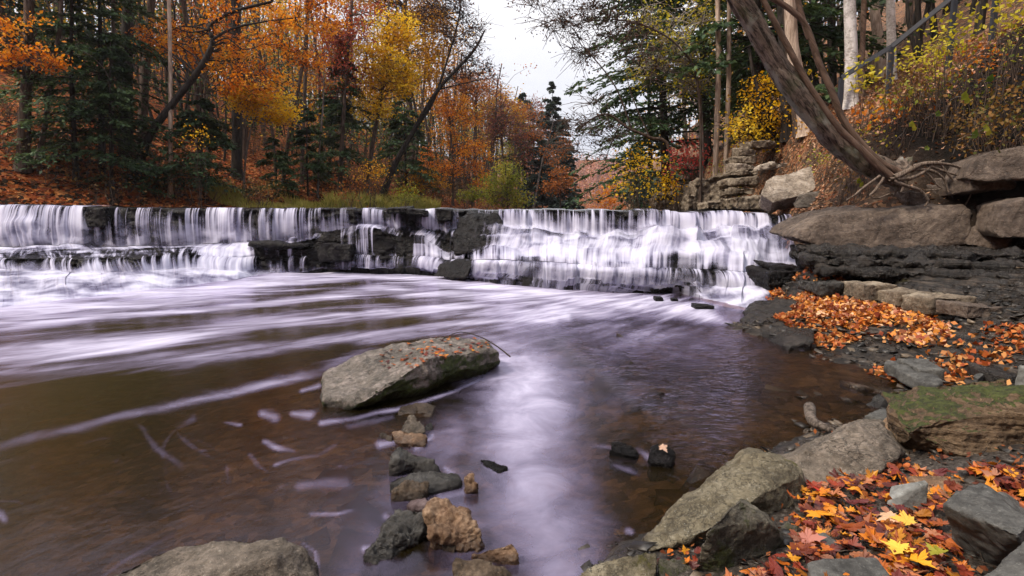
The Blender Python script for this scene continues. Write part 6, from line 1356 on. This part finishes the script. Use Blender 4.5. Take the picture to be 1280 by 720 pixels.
# ------------------------------------------------------------------ loose chips of shale
def chips(label, P, smin, smax, mat):
    V, F = [], []; base = np.array([(-1, -1, -.4), (1, -1, -.4), (1, 1, -.4), (-1, 1, -.4), (-1, -1, .4), (1, -1, .4), (1, 1, .4), (-1, 1, .4)], float) * .5
    fq = np.array([(3, 2, 1, 0), (4, 5, 6, 7), (0, 1, 5, 4), (1, 2, 6, 5), (2, 3, 7, 6), (3, 0, 4, 7)])
    for i, p in enumerate(P):
        s = smin + (smax - smin) * rng.uniform() ** 3; q = base + rng.normal(size=(8, 3)) * .13; q = q * np.array((s * rng.uniform(.8, 1.8), s, s * rng.uniform(.35, .8)))
        a = rng.uniform(0, 6.28); ca, sa = math.cos(a), math.sin(a); tl = rng.normal(size=2) * .2
        q = q @ np.array(((ca, sa, 0), (-sa, ca, 0), (0, 0, 1))); q[:, 2] += q[:, 0] * tl[0] + q[:, 1] * tl[1]
        V.append(q + p); F.append(fq + 8 * i)
    tagstuff(mesh_obj('gravel', np.concatenate(V), np.concatenate(F), mat, smooth=False), label)
m, nt, out = newmat('shale_chips'); g = NT(nt); geo = g.n('ShaderNodeNewGeometry')
p = g.n('ShaderNodeBsdfPrincipled', ins={'Roughness': .5})
c = g.ramp(geo.outputs['Random Per Island'], [(0, (.007, .006, .005)), (.5, (.02, .0165, .0135)), (.85, (.05, .041, .033)), (1, (.12, .09, .06))])
g.link(g.mix(.5, c, g.mix(1., c, g.ramp(g.noise(geo.outputs['Position'], 40, 4), [(.3, (.4, .4, .4)), (.7, (1.6, 1.6, 1.6))]), 'MULTIPLY')), p.inputs['Base Color']); g.link(p.outputs[0], out.inputs[0]); M['chips'] = m
n = 8000; X = rng.uniform(2.2, 8.5, n); Y = rng.uniform(3.4, 10.5, n); Z = bank_h(X, Y); k_ = (Z > -.03) & (Z < .9) & (vn(X * .8, Y * .8, s=95) + rng.normal(size=n) * .3 > .0)
chips('loose dark shale chips on the shelf and along the cove', np.stack([X, Y, Z + .004], 1)[k_], .012, .085, M['chips'])
n = 1500; X = rng.uniform(.3, 3, n); Y = rng.uniform(1.3, 4, n); Z = bank_h(X, Y); k_ = Z > -.06
chips('small stones between the near boulders', np.stack([X, Y, Z + .002], 1)[k_], .012, .07, M['chips'])
n = 2500; X = rng.uniform(-3, 4.5, n); Y = rng.uniform(1.6, 8, n); Z = bank_h(X, Y); k_ = (Z < -.02) & (vn(X * .7, Y * .7, s=97) > -.1) & (X > -1.2)
m2 = rock_mat('creek_pebbles', [(.02, .011, .006), (.055, .032, .016), (.12, .075, .04)], scale=6., rough=.5)
chips('brown stones on the creek bed under the shallow water', np.stack([X, Y, Z + .006], 1)[k_], .03, .22, m2)

n = 260; X = rng.uniform(-60, 60, n); Y = rng.uniform(-50, 6, n); k_ = (X < -25) | (X > 16) | (Y < -17); P = np.stack([X, Y, back_h(X, Y) - .3], 1)[k_]
wood('woods', 'unseen autumn wood added behind the viewer to block low light', P, 9, 16, 'mixed', .5, 10, 1.6)  # unseen trees added to cut fill light on the rock faces

# twigs and scraps among the near leaves
n = 4000; X = rng.uniform(.4, 3.0, n); Y = rng.uniform(1.3, 4.0, n); Z = bank_h(X, Y); k_ = Z > .04; P = np.stack([X, Y, Z + .02], 1)[k_][:1500]
tagstuff(crown_obj('leaf_scraps', P + rng.normal(size=P.shape) * np.array((0, 0, .01)), .035, leaf_mat('leaf_scraps_mix', [(.05, .016, .012), (.14, .04, .015), (.26, .08, .02), (.10, .06, .035)], .1, .2, 3.), None, None, flat=.6, asp=.7), 'torn leaf scraps among the near boulders')
P = P[::14]; b = MB(); a_ = rng.uniform(0, 6.28, len(P)); L_ = rng.uniform(.04, .16, len(P))[:, None]; q, r_ = limb(P + np.array((0, 0, .02)), P + np.stack([np.cos(a_), np.sin(a_), rng.normal(size=len(P)) * .15], 1) * L_ + np.array((0, 0, .025)), .0028, .0014, K=5); b.tubes(q, r_, 4)
tagstuff(b.build('twig_litter', M['twig']), 'broken twigs and leaf stalks among the near leaves')

# ------------------------------------------------------------------ valley air
bm = bmesh.new(); bmesh.ops.create_cube(bm, size=1.0); me = bpy.data.meshes.new('haze'); bm.to_mesh(me); bm.free()
hz = bpy.data.objects.new('haze', me); COL.objects.link(hz); hz.scale = (640, 640, 78); hz.location = (40, 160, 36)
m, nt, out = newmat('valley_haze'); g = NT(nt)
pv = nt.nodes.new('ShaderNodeVolumePrincipled'); pv.inputs['Color'].default_value = (.86, .88, .97, 1); pv.inputs['Density'].default_value = .0003; pv.inputs['Anisotropy'].default_value = .3
g.link(pv.outputs[0], out.inputs['Volume']); me.materials.append(m)
tag(hz, 'thin pale autumn haze filling the valley', kind='stuff')
cy.volume_bounces = 0; cy.volume_max_steps = 32
